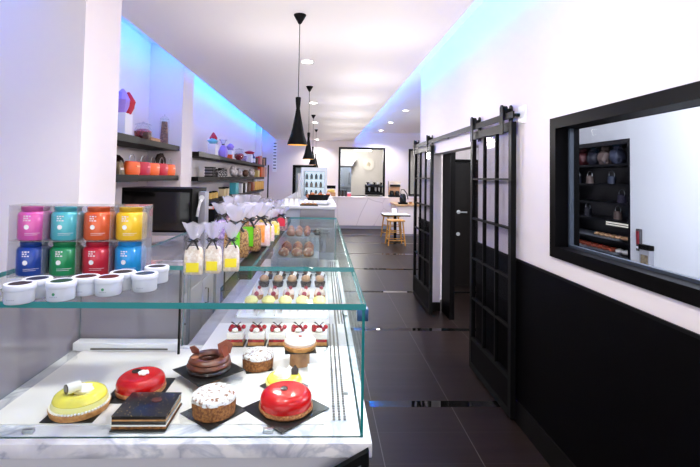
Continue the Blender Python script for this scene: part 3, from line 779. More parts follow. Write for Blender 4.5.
# small white lidded jars
jar_white = mat('white_jar', (208, 213, 224), .3)
jar_lid = [mat('jar_top_%d' % i, tuple(int(v*.6) for v in c), .6, spec=.15) for i, c in enumerate(((78, 62, 78), (40, 50, 96), (34, 84, 60), (96, 44, 50), (120, 40, 44), (66, 50, 52), (44, 70, 104), (60, 56, 66)))]
jl = [('plum', 20, 284), ('dark blue', 37.5, 276.5), ('dark green', 61.5, 281.5), ('dark brown', 86, 274.5), ('maroon', 109, 277.4), ('brown', 123, 270), ('slate blue', 145, 274), ('charcoal', 157, 267)]
pos = ['at the far left front', 'behind the leftmost jar', 'second in the front line', 'in front of the red tin', 'third in the front line', 'in front of the sky blue tin', 'rightmost in the front line', 'at the far right, furthest back']
for k, ((cn, px, py), pp) in enumerate(zip(jl, pos)):
    p = at(px, py-1 if k in (0, 2, 4, 6, 7) else py+1.5, Z=ZG+.056)
    t = thing('lidded_jar', 'white jar with a %s lid disc, %s' % (cn, pp), 'jar', (p.x, p.y, ZG), 0, 'white jars on the glass top')
    r = .0405
    MB().lathe([(0, 0), (r-.003, 0), (r-.001, .003), (r-.001, .038), (0, .038)], seg=36).build('jar_body', jar_white, t)
    l_ = MB().lathe([(0, .038), (r+.001, .038), (r+.002, .041), (r+.002, .053), (r, .056), (r*.78, .0565), (r*.76, .0545), (0, .0545)], seg=36).build('lid', jar_white, t)
    MB().lathe([(0, .0547), (r*.755, .0547), (r*.75, .0553), (0, .0553)], seg=32).build('lid_disc', jar_lid[k], l_)
    if k in (2, 4):
        b = MB(); vs = []
        for i in range(16):
            a = 2*PI*i/16; u = .0045*math.cos(a)/r; z = .023+.0045*math.sin(a); vs.append(b.bm.verts.new((r*math.sin(u), -r*math.cos(u), z)))
        b.bm.faces.new(vs); b.build('green_dot', mat('green_dot', (60, 140, 100), .4), t, smooth=False)
    b = MB()
    for i in range(5):
        u0, u1 = -.3+.12*i, -.3+.12*i+.08; z0 = .013; rr = r-.0003
        b.quad(*[(rr*math.sin(u), -rr*math.cos(u), z) for u, z in ((u0, z0), (u1, z0), (u1, z0+.003), (u0, z0+.003))])
    b.build('print_line', mat('jar_print', (170, 174, 190), .5), t, smooth=False)

# cellophane bags
ribbon_m = mat('black_ribbon', (14, 13, 14), .35)
granola = mat('granola', (196, 150, 82), .7, col2=(118, 78, 36), scale=120, lo=.42, hi=.6, bump=.6, bscale=140)
macaron = mat('white_biscuits', (244, 238, 222), .6, col2=(222, 206, 180), scale=60, bump=.3, bscale=60)
ylabel = mat('yellow_label', (246, 226, 40), .4); glabel = mat('lime_label', (112, 206, 36), .4)
olabel = mat('orange_sticks', (246, 150, 60), .4, col2=(250, 178, 96), scale=50); pinkfill = mat('pink_sweets', (240, 196, 196), .5, col2=(250, 224, 214), scale=70)
redlabel = mat('red_label', (226, 44, 72), .4); purple = mat('purple_sweets', (132, 104, 170), .5, col2=(196, 176, 214), scale=60)
mixfill = mat('mixed_sweets', (206, 170, 150), .5, col2=(110, 70, 110), scale=70)
yellowfill = mat('yellow_sweets', (240, 214, 70), .5, col2=(250, 236, 160), scale=60)
def bag(label, px, py, w, h, fill, lab, rz=0, lz=(.1, .28), lwid=.6, ribbon=True, Zs=ZG):
    p = at(px, py, Z=Zs); t = thing('cellophane_bag', label, 'gift bag', (p.x, p.y, Zs), rz)
    dp = w*.55; neck = h*.66
    def sect(z, hw, hd, n=20, e=.5, jag=0):
        out = []
        for k in range(n):
            a = 2*PI*k/n; c_, s_ = math.cos(a), math.sin(a)
            j = 1+jag*math.sin(a*7+px)
            out.append(Vector((math.copysign(abs(c_)**e, c_)*hw*j, math.copysign(abs(s_)**e, s_)*hd*j, z+jag*.03*math.sin(a*5+px)*(1 if jag else 0))))
        return out
    def loft(secs, name, m_, cap=True, par=t):
        b = MB(); rs = [[b.bm.verts.new(v) for v in s_] for s_ in secs]; n = len(rs[0])
        for A, B in zip(rs, rs[1:]):
            for k in range(n): b.bm.faces.new((A[k], A[(k+1) % n], B[(k+1) % n], B[k]))
        if cap: b.bm.faces.new(rs[0][::-1]); b.bm.faces.new(rs[-1])
        return b.build(name, m_, par, ang=80)
    body = loft([sect(.001, w*.44, dp*.44), sect(h*.05, w*.47, dp*.5), sect(h*.25, w*.47, dp*.5), sect(h*.45, w*.44, dp*.45), sect(h*.52, w*.36, dp*.34), sect(h*.54, w*.2, dp*.16)], 'filling', fill)
    loft([sect(.0, w*.46, dp*.46), sect(h*.05, w*.49, dp*.53), sect(h*.25, w*.49, dp*.53), sect(h*.46, w*.46, dp*.48), sect(h*.56, w*.34, dp*.3), sect(neck, w*.16, dp*.16, e=.8, jag=.1)], 'cellophane_wrap', wrap, False)
    loft([sect(neck, w*.16, dp*.16, e=.8, jag=.1), sect(h*.74, w*.26, dp*.3, e=.8, jag=.18), sect(h*.88, w*.42, dp*.5, e=.8, jag=.25), sect(h*.98, w*.5, dp*.62, e=.8, jag=.32)], 'gathered_top', cello, False)
    if ribbon:
        b = MB(); rr = w*.17
        b.tube([(rr*math.cos(a), rr*.7*math.sin(a), neck) for a in [2*PI*i/12 for i in range(12)]], w*.04, 6, True)
        for s_ in (-1, 1):
            b.tube([(0, -rr, neck), (s_*w*.2, -rr*1.6, neck+h*.05), (s_*w*.36, -rr*1.5, neck+h*.03), (s_*w*.2, -rr*1.6, neck-h*.015), (0, -rr, neck)], w*.04, 6)
            b.tube([(0, -rr, neck), (s_*w*.16, -rr*1.8, neck-h*.06), (s_*w*.3, -rr*2.2, neck-h*.16)], w*.045, 6)
        b.build('ribbon', ribbon_m, t)
    if lab:
        z0, z1 = h*lz[0], h*lz[1]
        MB().box(-w*lwid/2, w*lwid/2, -dp*.535-.0015, -dp*.535, z0, z1).build('label_card', lab, t, smooth=False)
    return t
bag('cellophane bag of white biscuits with yellow label, left of three in front', 193.5, 274, .078, .2, macaron, ylabel, .05, (.06, .24), .62)
bag('cellophane bag of white biscuits with yellow label, middle of three in front', 213, 273, .07, .2, macaron, ylabel, -.05, (.07, .25), .62)
bag('cellophane bag of white biscuits with yellow label, right of three in front', 231, 271, .07, .195, macaron, ylabel, .1, (.1, .28), .66)
bag('tall bag of golden granola with a narrow lime label, left one', 236, 257, .125, .25, granola, glabel, .1, (.16, .5), .3)
bag('tall bag of golden granola with a wide lime label, right one', 249.5, 251, .12, .25, granola, glabel, -.1, (.12, .52), .45)
bag('clear bag of pink sweets with an orange stick panel', 260.5, 246, .115, .24, pinkfill, olabel, .05, (.1, .5), .42)
bag('clear bag of sweets with a yellow label beside the service rail', 268, 241, .08, .19, pinkfill, ylabel, 0, (.12, .5), .5)
bag('small bag of yellow sweets behind the orange stick bag', 273, 235, .09, .17, yellowfill, ylabel, .2, (.1, .4), .5)
bag('bag with a red label near the rail, front of the two red ones', 281, 230.5, .1, .17, mixfill, redlabel, 0, (.2, .55), .6)
bag('bag with a red label further back, rear of the two red ones', 277, 223, .1, .19, mixfill, redlabel, 0, (.3, .6), .55)
bag('bag of purple sweets at the far left of the bag group', 221, 239, .1, .22, purple, None, .3)
bag('bag of mixed sweets behind the granola bags, left', 230, 237, .1, .26, mixfill, None, .1)
bag('bag of granola behind the front granola bags, centre', 241, 232, .11, .26, granola, None, -.2)
bag('bag of pale sweets behind the orange stick bag, right', 252, 229, .11, .25, pinkfill, None, .2)
bag('bag of yellow sweets in the rear line by the rail', 263, 226, .11, .22, yellowfill, None, -.1)

# ================================================================== LEFT SHELVES
def shelf(label, x0, x1, y0, y1, z, m_, seg=None, th=.055):
    t = thing('wall_shelf', label, 'shelf', (0, 0, z))
    MB().box(x0, x1, y0, y1, -th, 0, .002).build('shelf_board', m_, t)
    if seg:
        MB().box(x1-.001, x1+.012, y0, seg, -th-.004, .003).build('front_fascia', wood_black, t, smooth=False)
    return t
XS1 = -1.64
zu = at(181, 146.5, X=XS1).z; zl = at(181, 175.5, X=XS1).z
shelf('dark wooden upper shelf in the near left recess above the orange boxes', -1.999, XS1, PY1+.003, ribY-.003, zu, wood_dark, 3.95)
shelf('dark wooden lower shelf in the near left recess under the orange boxes', -1.999, XS1, PY1+.003, ribY-.003, zl, wood_dark, 3.95)
XS2 = -1.63
zs = [at(200, y, X=XS2).z for y in (152, 177, 202)]
lbl = ['topmost', 'middle', 'lowest']
for i, z in enumerate(zs):
    shelf('long dark wooden %s shelf in the far left recess' % lbl[i], -1.899, XS2, at(198, 155, X=XS2).y, 12.395, z, wood_dark, 7.0)
t = thing('shelf_post', 'slim black upright post at the far end of the long left shelves', 'post', (0, 0, 0))
p = at(268, 180, X=XS2+.03); MB().box(XS2+.014, XS2+.05, p.y-.02, p.y+.02, 0.9, at(268, 165, Y=p.y).z).build('post_bar', black_metal, t, smooth=False)

def gift_bag(label, p, w, h, d, body, tiss, rz=0, panel=None):
    t = thing('gift_bag', label, 'gift bag', p, rz)
    b = MB(); b.box(-d/2, d/2, -w/2, w/2, 0, h, .002); b.build('bag_body', body, t)
    for i, (m_, dx, dy, s_, hh) in enumerate(tiss):
        b = MB(); b.lathe([(s_*.5, 0), (s_*.8, hh*.3), (s_, hh*.55), (s_*.55, hh*.85), (s_*.15, hh)], (dx, dy, h-.005), 10, wob=.5); b.build('tissue_paper', m_, t, ang=20)
    if panel: MB().box(-d*.5-.0, d*.5+.001, -w*.5-.001, -w*.05, 0, h*.5).build('bag_panel', panel, t, smooth=False)
    hb = MB(); hb.tube([(d/2, -w*.2, h*.98), (d/2+.006, -w*.12, h+.03), (d/2+.006, w*.12, h+.03), (d/2, w*.2, h*.98)], .002, 6); hb.build('bag_handle', black_matte, t)
    return t
def cjar(label, p, r, h, fill_m, fill=.7, knob=True, name='candy_jar', round_=False):
    t = thing(name, label, 'jar', p)
    if round_: pr = [(0, 0), (r*.6, 0), (r*.5, h*.08), (r*.95, h*.25), (r, h*.5), (r*.7, h*.78), (r*.55, h*.8)]
    else: pr = [(0, 0), (r, 0), (r, h*.82), (r*.85, h*.86)]
    MB().lathe(pr, seg=24).build('glass_body', acryl, t)
    inner = [(0, .002)]+[(a*.94, max(.002, z)) for a, z in pr[1:] if z < h*fill]+[(r*.6, h*fill), (0, h*fill+.004)]
    MB().lathe(inner, seg=24).build('contents', fill_m, t)
    l_ = MB().lathe([(r*.9, h*.82), (r*.9, h*.86), (r*.5, h*.93), (0, h*.94)], seg=24).build('lid', acryl, t)
    if knob: MB().blob((0, 0, h*.97), r*.16, r*.16, h*.035, 0, 2).build('lid_knob', acryl, l_)
    return t
paper = mat('white_paper', (236, 234, 240), .6); tis_red = mat('red_tissue', (196, 16, 44), .5); tis_pur = mat('lilac_tissue', (170, 140, 220), .5); tis_teal = mat('teal_tissue', (120, 196, 210), .5)
nuts = mat('nut_mix', (150, 104, 74), .7, col2=(86, 54, 44), scale=55, bump=.8, bscale=50); redcandy = mat('red_candy', (186, 30, 60), .3, col2=(110, 10, 40), scale=40, coat=.4)
orange_p = mat('orange_card', (244, 104, 36), .45); red_p = mat('red_card', (196, 22, 50), .45); brown_p = mat('brown_packet', (96, 58, 40), .5, col2=(60, 36, 26), scale=40)
khaki = mat('khaki_packet', (150, 134, 104), .6, col2=(110, 96, 78), scale=20)
def on(px, py, z, X): 
    p = at(px, py, X=X); return Vector((X, p.y, z+.0005))
XA = -1.78
p = on(123, 128, zu, XA)
gift_bag('white paper gift bag with red and lilac tissue on the near upper shelf', p, .15, .21, .1, paper, [(tis_pur, 0, -.03, .06, .22), (tis_red, .03, .02, .055, .2)])
cjar('round glass candy jar of red sweets on the near upper shelf', on(143, 133, zu, XA), .085, .19, redcandy, .62, True, 'candy_jar', True)
t = thing('paper_packet', 'brown paper packet leaning in front of the red candy jar', 'packet', on(147, 138, zu, -1.69)); MB().box(-.03, .03, -.05, .05, 0, .075, .006, taper=.8).build('packet_body', brown_p, t); MB().box(.026, .031, -.03, .03, .02, .05).build('packet_label', khaki, t, smooth=False)
t = thing('kraft_box', 'flat kraft card box at the edge of the near upper shelf', 'box', on(153, 140, zu, -1.675)); MB().box(-.035, .03, -.12, .12, 0, .022, .002).build('box_body', kraft, t); MB().box(-.036, .031, -.121, .121, .022, .03, .002).build('lid', kraft, t)
cjar('tall straight glass jar filled with brown nuts on the near upper shelf', on(164, 142, zu, -1.76), .05, .34, nuts, .76)
# lower: row of alternating barrels
XA2 = -1.70
proto = None
pb = at(126, 172, X=XA2).y; pe = min(at(176, 172, X=XA2).y, ribY-.02)
for k in range(5):
    y = pb+(pe-pb)*(k+.5)/5
    m_ = red_p if k % 2 else orange_p
    lb = '%s rounded gift drum with wire handle, %s along the near lower shelf' % ('red' if k % 2 else 'orange', ('nearest', 'second', 'third', 'fourth', 'farthest')[k])
    t = thing('gift_drum', lb, 'gift box', (XA2, y, zl+.0005), 0, 'orange and red drums on the near shelf')
    r = (pe-pb)/10*.98
    MB().lathe([(0, 0), (r*.9, 0), (r, .02), (r*1.0, .1), (r*.9, .115), (0, .115)], seg=28, sx=.45).build('drum_body', m_, t)
    MB().lathe([(0, .115), (r*.88, .115), (r*.86, .122), (0, .122)], seg=28, sx=.45).build('lid', red_p, t)
    b = MB(); b.tube([(0, r*.5*math.cos(a), .12+r*.55*math.sin(a)) for a in [PI*i/10 for i in range(11)]], .004, 6); b.build('wire_handle', steel, t)
    rr = r*.46; MB().box(rr-.002, rr+.003, -.035, .035, .07, .085).build('drum_label', mat('drum_label', (255, 190, 150) if k % 2 == 0 else (240, 120, 130), .5), t, smooth=False)
p = on(160, 172, zl, -1.80); t = thing('woven_wreath', 'dark brown round wreath leaning behind the orange drums', 'wreath', p)
M = Matrix.Translation((0, 0, .125)) @ Matrix.Rotation(PI/2, 4, 'Y')
MB().lathe([(.075+.045*math.cos(a), .035*math.sin(a)) for a in [2*PI*i/10 for i in range(11)]], seg=36, M=M, wob=.12).build('wreath_ring', mat('wreath_brown', (58, 36, 26), .7, col2=(24, 16, 12), scale=40, bump=.8, bscale=60), t)
MB().blob((.0, 0, .09), .03, .035, .03, .2, 2).build('wreath_ornament', khaki, t)
p = on(118, 174, zl, -1.75); t = thing('stand_up_packet', 'khaki paper packet standing at the near end of the lower shelf', 'packet', p); MB().box(-.04, .04, -.06, .06, 0, .11, .006, taper=.6).build('packet_body', khaki, t); MB().box(.026, .034, -.03, .03, .02, .06).build('packet_label', paper, t, smooth=False)
p = on(117, 165, zl, -1.9); t = thing('chocolate_egg', 'large dark egg standing behind the khaki packet', 'egg', p)
MB().lathe([(0, 0), (.03, .004), (.065, .05), (.07, .09), (.05, .15), (.02, .18), (0, .185)], seg=24).build('egg_shell', dchoc, t); MB().lathe([(.0715, .075), (.073, .085), (.0715, .098)], seg=24).build('egg_band', kraft, t)

# far recess upper shelf
X2 = -1.72
z1 = zs[0]
gift_bag('white gift bag with red and teal tissue on the far upper shelf', on(213, 150, z1, X2), .2, .18, .12, paper, [(tis_teal, 0, -.03, .08, .1), (tis_red, 0, .0, .06, .19)])
t = thing('cellophane_gift', 'lilac cellophane wrapped gift behind the white bag on the far shelf', 'gift', on(223, 152, z1, -1.78)); MB().lathe([(0, 0), (.07, 0), (.09, .1), (.05, .2), (.02, .24)], seg=14, wob=.3).build('gift_body', tis_pur, t); MB().lathe([(.02, .24), (.05, .3), (.07, .33)], seg=12, wob=.4).build('gathered_top', cello, t); MB().lathe([(.022, .23), (.03, .24), (.022, .25)], seg=12).build('ribbon', black_matte, t)
gift_bag('small white and orange gift bag with lilac tissue on the far upper shelf', on(230, 154, z1, X2), .17, .16, .1, paper, [(tis_pur, 0, 0, .07, .13)], 0, orange_p)
cjar('glass candy jar of red sweets on the far upper shelf', on(239, 156, z1, X2), .1, .26, redcandy, .6, True, 'candy_jar', True)
t = thing('purple_box', 'small purple box beside the far red candy jar', 'box', on(244.5, 157, z1, X2)); MB().box(-.05, .05, -.07, .07, 0, .11, .002).build('box_body', purple, t); MB().box(-.052, .052, -.072, .072, .11, .13, .002).build('lid', purple, t)
gift_bag('white gift bag topped by a red bow on the far upper shelf', on(249.5, 158, z1, X2), .2, .2, .12, paper, [(tis_red, 0, 0, .12, .09)])
t = thing('blue_bottle', 'blue bottle with a white label on the far upper shelf', 'bottle', on(253, 159, z1, X2)); MB().lathe([(0, 0), (.06, 0), (.06, .15), (.02, .2), (.02, .25), (0, .25)], seg=18).build('bottle_body', mat('slate_blue', (70, 84, 120), .3), t); MB().lathe([(.061, .03), (.061, .12)], seg=18).build('bottle_label', paper, t)
cols = [brown_p, red_p, mat('pink_box', (220, 150, 130), .5), brown_p, kraft, mat('dark_box', (40, 34, 34), .4)]
nm = ['brown', 'red', 'pink', 'dark brown', 'kraft', 'black']
for k, px in enumerate((256, 258, 260, 261.5, 263, 264.5)):
    t = thing('small_box', '%s small box near the far end of the far upper shelf' % nm[k], 'box', on(px, 160, z1, X2)); h = .14+.04*(k % 3)
    MB().box(-.05, .05, -.08, .08, 0, h, .003).build('box_body', cols[k], t); MB().box(-.052, .052, -.082, .082, h, h+.02, .002).build('lid', cols[k], t)
# middle shelf
z2 = zs[1]
dk = mat('dark_jar_contents', (44, 38, 42), .4, col2=(200, 196, 200), scale=45, lo=.5, hi=.62)
def wrapped(label, px, py, z, w, h, m_, X=X2):
    t = thing('wrapped_parcel', label, 'parcel', on(px, py, z, X))
    MB().blob((0, 0, h*.5), .07, w*.5, h*.5, .15, 3, zmin=-h*.5).build('parcel_body', m_, t)
    b = MB(); b.tube([(.072, -w*.2, h*.7), (.08, 0, h*.62), (.072, w*.2, h*.7)], .006, 5); b.build('ribbon', black_matte, t)
wh = mat('white_parcel', (228, 222, 228), .5, col2=(160, 150, 156), scale=22)
def jar2(label, px, py, z, r, h, fm, X=X2, lidm=None):
    t = thing('small_jar', label, 'jar', on(px, py, z, X))
    MB().lathe([(0, 0), (r, 0), (r, h*.75), (r*.8, h*.82), (0, h*.82)], seg=18).build('jar_body', fm, t)
    MB().lathe([(0, h*.82), (r*.85, h*.82), (r*.85, h), (0, h)], seg=18).build('lid', lidm or black_matte, t)
    return t
t = thing('lattice_basket', 'black and white lattice basket at the near end of the middle shelf', 'basket', on(210, 175, z2, X2))
MB().box(-.06, .06, -.085, .085, 0, .15, .006).build('basket_body', mat('basket_white', (150, 144, 150), .5), t)
b = MB()
for z in (.01, .055, .1, .145): b.box(-.063, .063, -.088, .088, z-.007, z+.007)
for y in (-.08, -.04, 0, .04, .08): b.box(.058, .064, y-.007, y+.007, 0, .15)
b.build('basket_lattice', black_matte, t, smooth=False)
for k, px in enumerate((218.5, 221, 224)): jar2('dark speckled jar on the middle far shelf, %s of three' % ('nearest', 'middle', 'farthest')[k], px, 176, z2, .06, .13+.02*(k == 1), dk)
wrapped('large white wrapped parcel on the middle far shelf', 233.5, 176, z2, .42, .22, wh)
wrapped('second white wrapped parcel at the back of the middle far shelf', 239, 175, z2, .3, .19, wh, -1.8)
wrapped('brown wrapped parcel between the white ones on the middle shelf', 245.5, 176, z2, .3, .16, brown_p)
wrapped('white wrapped parcel farther along the middle shelf', 251.5, 176, z2, .42, .21, wh)
t = thing('yellow_box', 'pale yellow box on the middle far shelf', 'box', on(257, 176, z2, X2)); MB().box(-.05, .05, -.15, .15, 0, .17, .003).build('box_body', mat('straw_box', (236, 210, 140), .5), t); MB().box(-.052, .052, -.152, .152, .17, .2, .003).build('lid', kraft, t)
for k, (px, m_) in enumerate(((260, orange_p), (262.5, mat('coral_box', (226, 150, 120), .5)), (264.5, mat('rose_box', (216, 170, 170), .5)))):
    t = thing('small_box', '%s upright box at the far end of the middle shelf' % ('orange', 'coral', 'rose')[k], 'box', on(px, 176, z2, X2)); MB().box(-.05, .05, -.13, .13, 0, .26, .003).build('box_body', m_, t); MB().box(-.052, .052, -.132, .132, .26, .28, .003).build('lid', m_, t)
# lowest shelf
z3 = zs[2]
honey = mat('honey_jar', (224, 186, 104), .25, coat=.5)
for k, px in enumerate((205.5, 208.8, 211.9, 214.9)): jar2('honey coloured jar with black lid, %s of four on the lowest shelf' % ('nearest', 'second', 'third', 'farthest')[k], px, 199, z3, .05, .11, honey)
for k, px in enumerate((222, 225.5)):
    t = thing('cream_box', 'cream box with a black lid on the lowest shelf, %s of two' % ('near', 'far')[k], 'box', on(px, 198, z3, X2)); MB().box(-.05, .05, -.05, .05, 0, .13, .003).build('box_body', mat('cream_box', (234, 214, 170), .5), t); MB().box(-.052, .052, -.052, .052, .13, .155, .002).build('lid', black_matte, t)
def ubox(label, px, w, h, m_, lid=None):
    t = thing('upright_box', label, 'box', on(px, 196, z3, X2)); MB().box(-.06, .06, -w/2, w/2, 0, h, .003).build('box_body', m_, t); MB().box(-.062, .062, -w/2-.002, w/2+.002, h, h+.02, .002).build('lid', lid or m_, t)
ubox('turquoise box on the lowest shelf', 234, .3, .2, mat('turquoise_box', (70, 176, 190), .45))
ubox('white box beside the turquoise box', 239.3, .15, .2, paper, black_matte)
ubox('black box beside the turquoise box', 241.6, .12, .19, black_matte)
ubox('second white box beyond the black one on the lowest shelf', 243.6, .12, .18, paper)
ubox('dark brown box on the lowest shelf', 247, .35, .17, brown_p)
ubox('reddish brown box on the lowest shelf', 251, .35, .19, mat('rust_box', (150, 70, 40), .5))
gold = mat('gold_tin', (212, 164, 84), .3, .3)
for k, px in enumerate((254.2, 256.2, 258, 259.7, 261.3)): jar2('slim gold canister, %s of five at the far end of the lowest shelf' % ('nearest', 'second', 'third', 'fourth', 'farthest')[k], px, 193, z3, .07, .27, gold, X2, paper)

# back counter along the left wall and things on it
bc = thing('back_counter', 'white drawer counter with pale top along the left wall below the shelves', 'counter', (0, 0, 0))
BX = at(149, 266, Z=1.0).x
MB().box(-1.995, BX-.015, PY1+.003, ribY-.005, .1, .965).build('cabinet_body', white_lacq, bc, smooth=False)
MB().box(-1.995, BX-.05, PY1+.003, ribY-.005, .0, .1).build('plinth', black_matte, bc, smooth=False)
MB().box(-1.995, BX, PY1+.003, ribY-.005, .965, 1.0, .003).build('counter_top', mat('beige_worktop', (196, 178, 168), .35), bc)
for k in range(3):
    y0 = 3.03+k*.63; d = MB().box(BX-.015, BX-.002, y0, y0+.6, .62, .95, .002).build('drawer', white_lacq, bc)
    hb = MB(); hb.tube([(BX-.002, y0+.22, .82), (BX+.03, y0+.22, .82), (BX+.03, y0+.38, .82), (BX-.002, y0+.38, .82)], .006, 6); hb.build('drawer_handle', black_metal, d)
    d = MB().box(BX-.015, BX-.002, y0, y0+.6, .13, .6, .002).build('door', white_lacq, bc)
    hb = MB(); hb.tube([(BX-.002, y0+.08, .5), (BX+.03, y0+.08, .5), (BX+.03, y0+.08, .36), (BX-.002, y0+.08, .36)], .006, 6); hb.build('door_handle', black_metal, d)
bc2 = thing('low_cabinet', 'white cabinet run under the long left shelves, behind the bags', 'counter', (0, 0, 0))
MB().box(-1.895, -1.35, 5.51, 12.3, .08, .93).build('cabinet_body', white_lacq, bc2, smooth=False)
MB().box(-1.895, -1.4, 5.51, 12.3, 0, .08).build('plinth', black_matte, bc2, smooth=False)
MB().box(-1.895, -1.33, 5.51, 12.3, .93, .96, .003).build('counter_top', mat('grey_worktop', (150, 146, 150), .35), bc2)
ap = thing('black_grinder_box', 'black box appliance with an orange and white front label, under the far left shelves', 'appliance', (-1.58, 5.95, .9605))
MB().box(-.2, .2, -.2, .2, 0, .27, .01).build('appliance_body', black_matte, ap); MB().box(-.19, .19, -.206, -.2, .2, .24).build('front_label', mat('peach_label', (226, 140, 110), .5), ap, smooth=False); MB().box(-.02, .17, -.208, -.206, .205, .235).build('white_label', white_plastic, ap, smooth=False)
mw0, mw1 = at(121, 212, Y=3.55), at(192, 212, Y=3.55)
mz1 = at(160, 188, Y=3.55).z; mz0 = at(160, 238, Y=3.55).z
mo = thing('black_oven', 'large black countertop oven with smooth dark front, under the near shelves', 'oven', (0, 0, 0))
bx1 = mw1.x
MB().box(mw0.x, bx1, 3.55, 3.98, mz0+.02, mz1, .006).build('oven_body', black_matte, mo)
MB().box(mw0.x+.02, bx1-.02, 3.544, 3.552, mz0+.06, mz1-.03, .003).build('front_panel', black_gloss, mo)
MB().box(mw0.x, bx1, 3.538, 3.55, mz0+.02, mz0+.045, .002).build('base_strip', grey_panel, mo)
b = MB()
for x in (mw0.x+.04, bx1-.06):
    for y in (3.6, 3.9): b.cyl(.015, 1.0005, mz0+.02, (x, y, 0), 12)
b.build('foot', black_matte, mo)
t = thing('grey_dispenser', 'grey paper dispenser with a curved spout beside the black oven', 'dispenser', (bx1+.036, 3.75, 1.0005))
MB().box(-.03, .03, -.06, .06, 0, mz1-1.03, .01).build('dispenser_body', grey_panel, t); b = MB(); b.tube([(-.0, -.06, mz1-1.1), (.0, -.1, mz1-1.11), (-.01, -.115, mz1-1.17), (-.02, -.11, mz1-1.23)], .012, 8); b.build('spout', white_plastic, t)
MB().cyl(.022, 0, .005, M=Matrix.Translation((0, -.06, mz1-1.08)) @ Matrix.Rotation(PI/2, 4, 'X')).build('dial', white_plastic, t)
p = at(168, 242, Z=1.03); t = thing('white_plate', 'white round plate on the back counter in front of the black oven', 'plate', (p.x, p.y, 1.0005)); MB().lathe([(0, 0), (.06, 0), (.1, .02), (.098, .024), (.058, .006), (0, .006)], seg=36).build('plate_dish', white_plastic, t)

# ================================================================== SECOND COUNTER, beyond the case
cc = thing('service_counter', 'grey glass-fronted service counter behind the pastry case', 'counter', (0, 0, 0))
ZS = at(310, 206, Y=4.42).z
cx0 = at(272, 206, Y=4.42).x
MB().box(cx0+.02, XR-.01, 4.43, 8.4, 0, ZS-.03).build('counter_body', mat('blue_grey_panel', (178, 184, 198), .25), cc, smooth=False)
MB().box(cx0, XR+.005, 4.40, 8.42, ZS-.03, ZS, .003).build('counter_top', mat('pale_counter_top', (210, 212, 218), .2), cc)
fx0 = at(300, 210, Y=4.42).x
pane('front_glass', fx0, XR-.012, 4.408, 4.416, .85, ZS-.032, cc, smoked, steel)
# pastries on a slab
Yp = 4.62
t = thing('serving_slab', 'white serving slab on small feet on the service counter', 'serving tray', (0, 0, 0))
a0, a1 = at(304, 204, Y=Yp).x, at(331, 204, Y=Yp).x; zz = ZS+.045
MB().box(a0, a1, Yp-.08, Yp+.2, zz-.014, zz, .003).build('slab_plate', white_plastic, t)
b = MB()
for x in (a0+.03, a1-.03):
    for y in (Yp-.05, Yp+.16): b.cyl(.012, ZS+.0005, zz-.014, (x, y, 0), 12)
b.build('slab_foot', steel, t)
bk = thing('pastry_basket', 'low black basket of iced pastries on the white serving slab', 'basket', ((a0+a1)/2, Yp+.06, zz+.0005))
bw = (a1-a0)*.46
MB().lathe([(0, 0), (bw*.8, 0), (bw, .06), (bw*.96, .06), (bw*.78, .006), (0, .006)], seg=28, sy=.55).build('basket_body', black_matte, bk)
icing = mat('iced_pastry', (226, 208, 190), .4, col2=(150, 96, 60), scale=40)
for k in range(6):
    x = (a0+a1)/2+(-.1+.042*k); yy = Yp+.04+.04*(k % 2)
    t = thing('iced_pastry', 'small iced pastry in the black basket, %s' % ORD[k], 'pastry', (x, yy, zz+.02+.014*(k % 2)), 0, 'iced pastries in the black basket')
    MB().blob((0, 0, .025), .026, .026, .022, .15, 2).build('pastry_body', crust if k % 2 else bun, t); MB().blob((0, 0, .04), .02, .02, .012, .1, 2).build('icing', icing if k != 3 else choc, t)
# little plate of cakes at front of counter
p = at(309, 206, Y=4.47); t = thing('dark_tray', 'small dark tray of cream bites at the front edge of the service counter', 'tray', (p.x, 4.47, ZS+.0005)); MB().box(-.09, .09, -.05, .05, 0, .012, .003).build('tray_plate', black_matte, t)
for k in range(4):
    t = thing('cream_bite', 'tiny cream bite on the small dark tray, %s' % ORD[k], 'pastry', (p.x-.06+.04*k, 4.465, ZS+.013), 0, 'cream bites on the small dark tray')
    MB().lathe([(0, 0), (.016, 0), (.017, .012), (0, .012)], seg=14).build('bite_base', biscuit, t); MB().blob((0, 0, .018), .014, .014, .01, .1, 1).build('cream_top', cream, t)
# paper cups
proto = None
for k, px in enumerate((286.3, 291.5, 296.5)):
    p = at(px, 203, Y=4.6)
    l = 'upturned stack of white paper cups, %s on the counter edge' % ORD[k]
    if proto is None:
        proto = thing('paper_cup_stack', l, 'cups', (p.x, 4.6, ZS+.0005), 0, 'white paper cup stacks')
        MB().lathe([(0, 0), (.021, 0), (.018, .06), (0, .06)], seg=20).build('cup_body', white_plastic, proto)
        b = MB()
        for z in (.004, .014, .024): b.lathe([(.0215-z*.05, z), (.0228-z*.05, z+.002), (.0213-z*.05, z+.004)], seg=20)
        b.build('cup_rim', white_plastic, proto)
    else: dup(proto, (p.x, 4.6, ZS+.0005), 0, l)
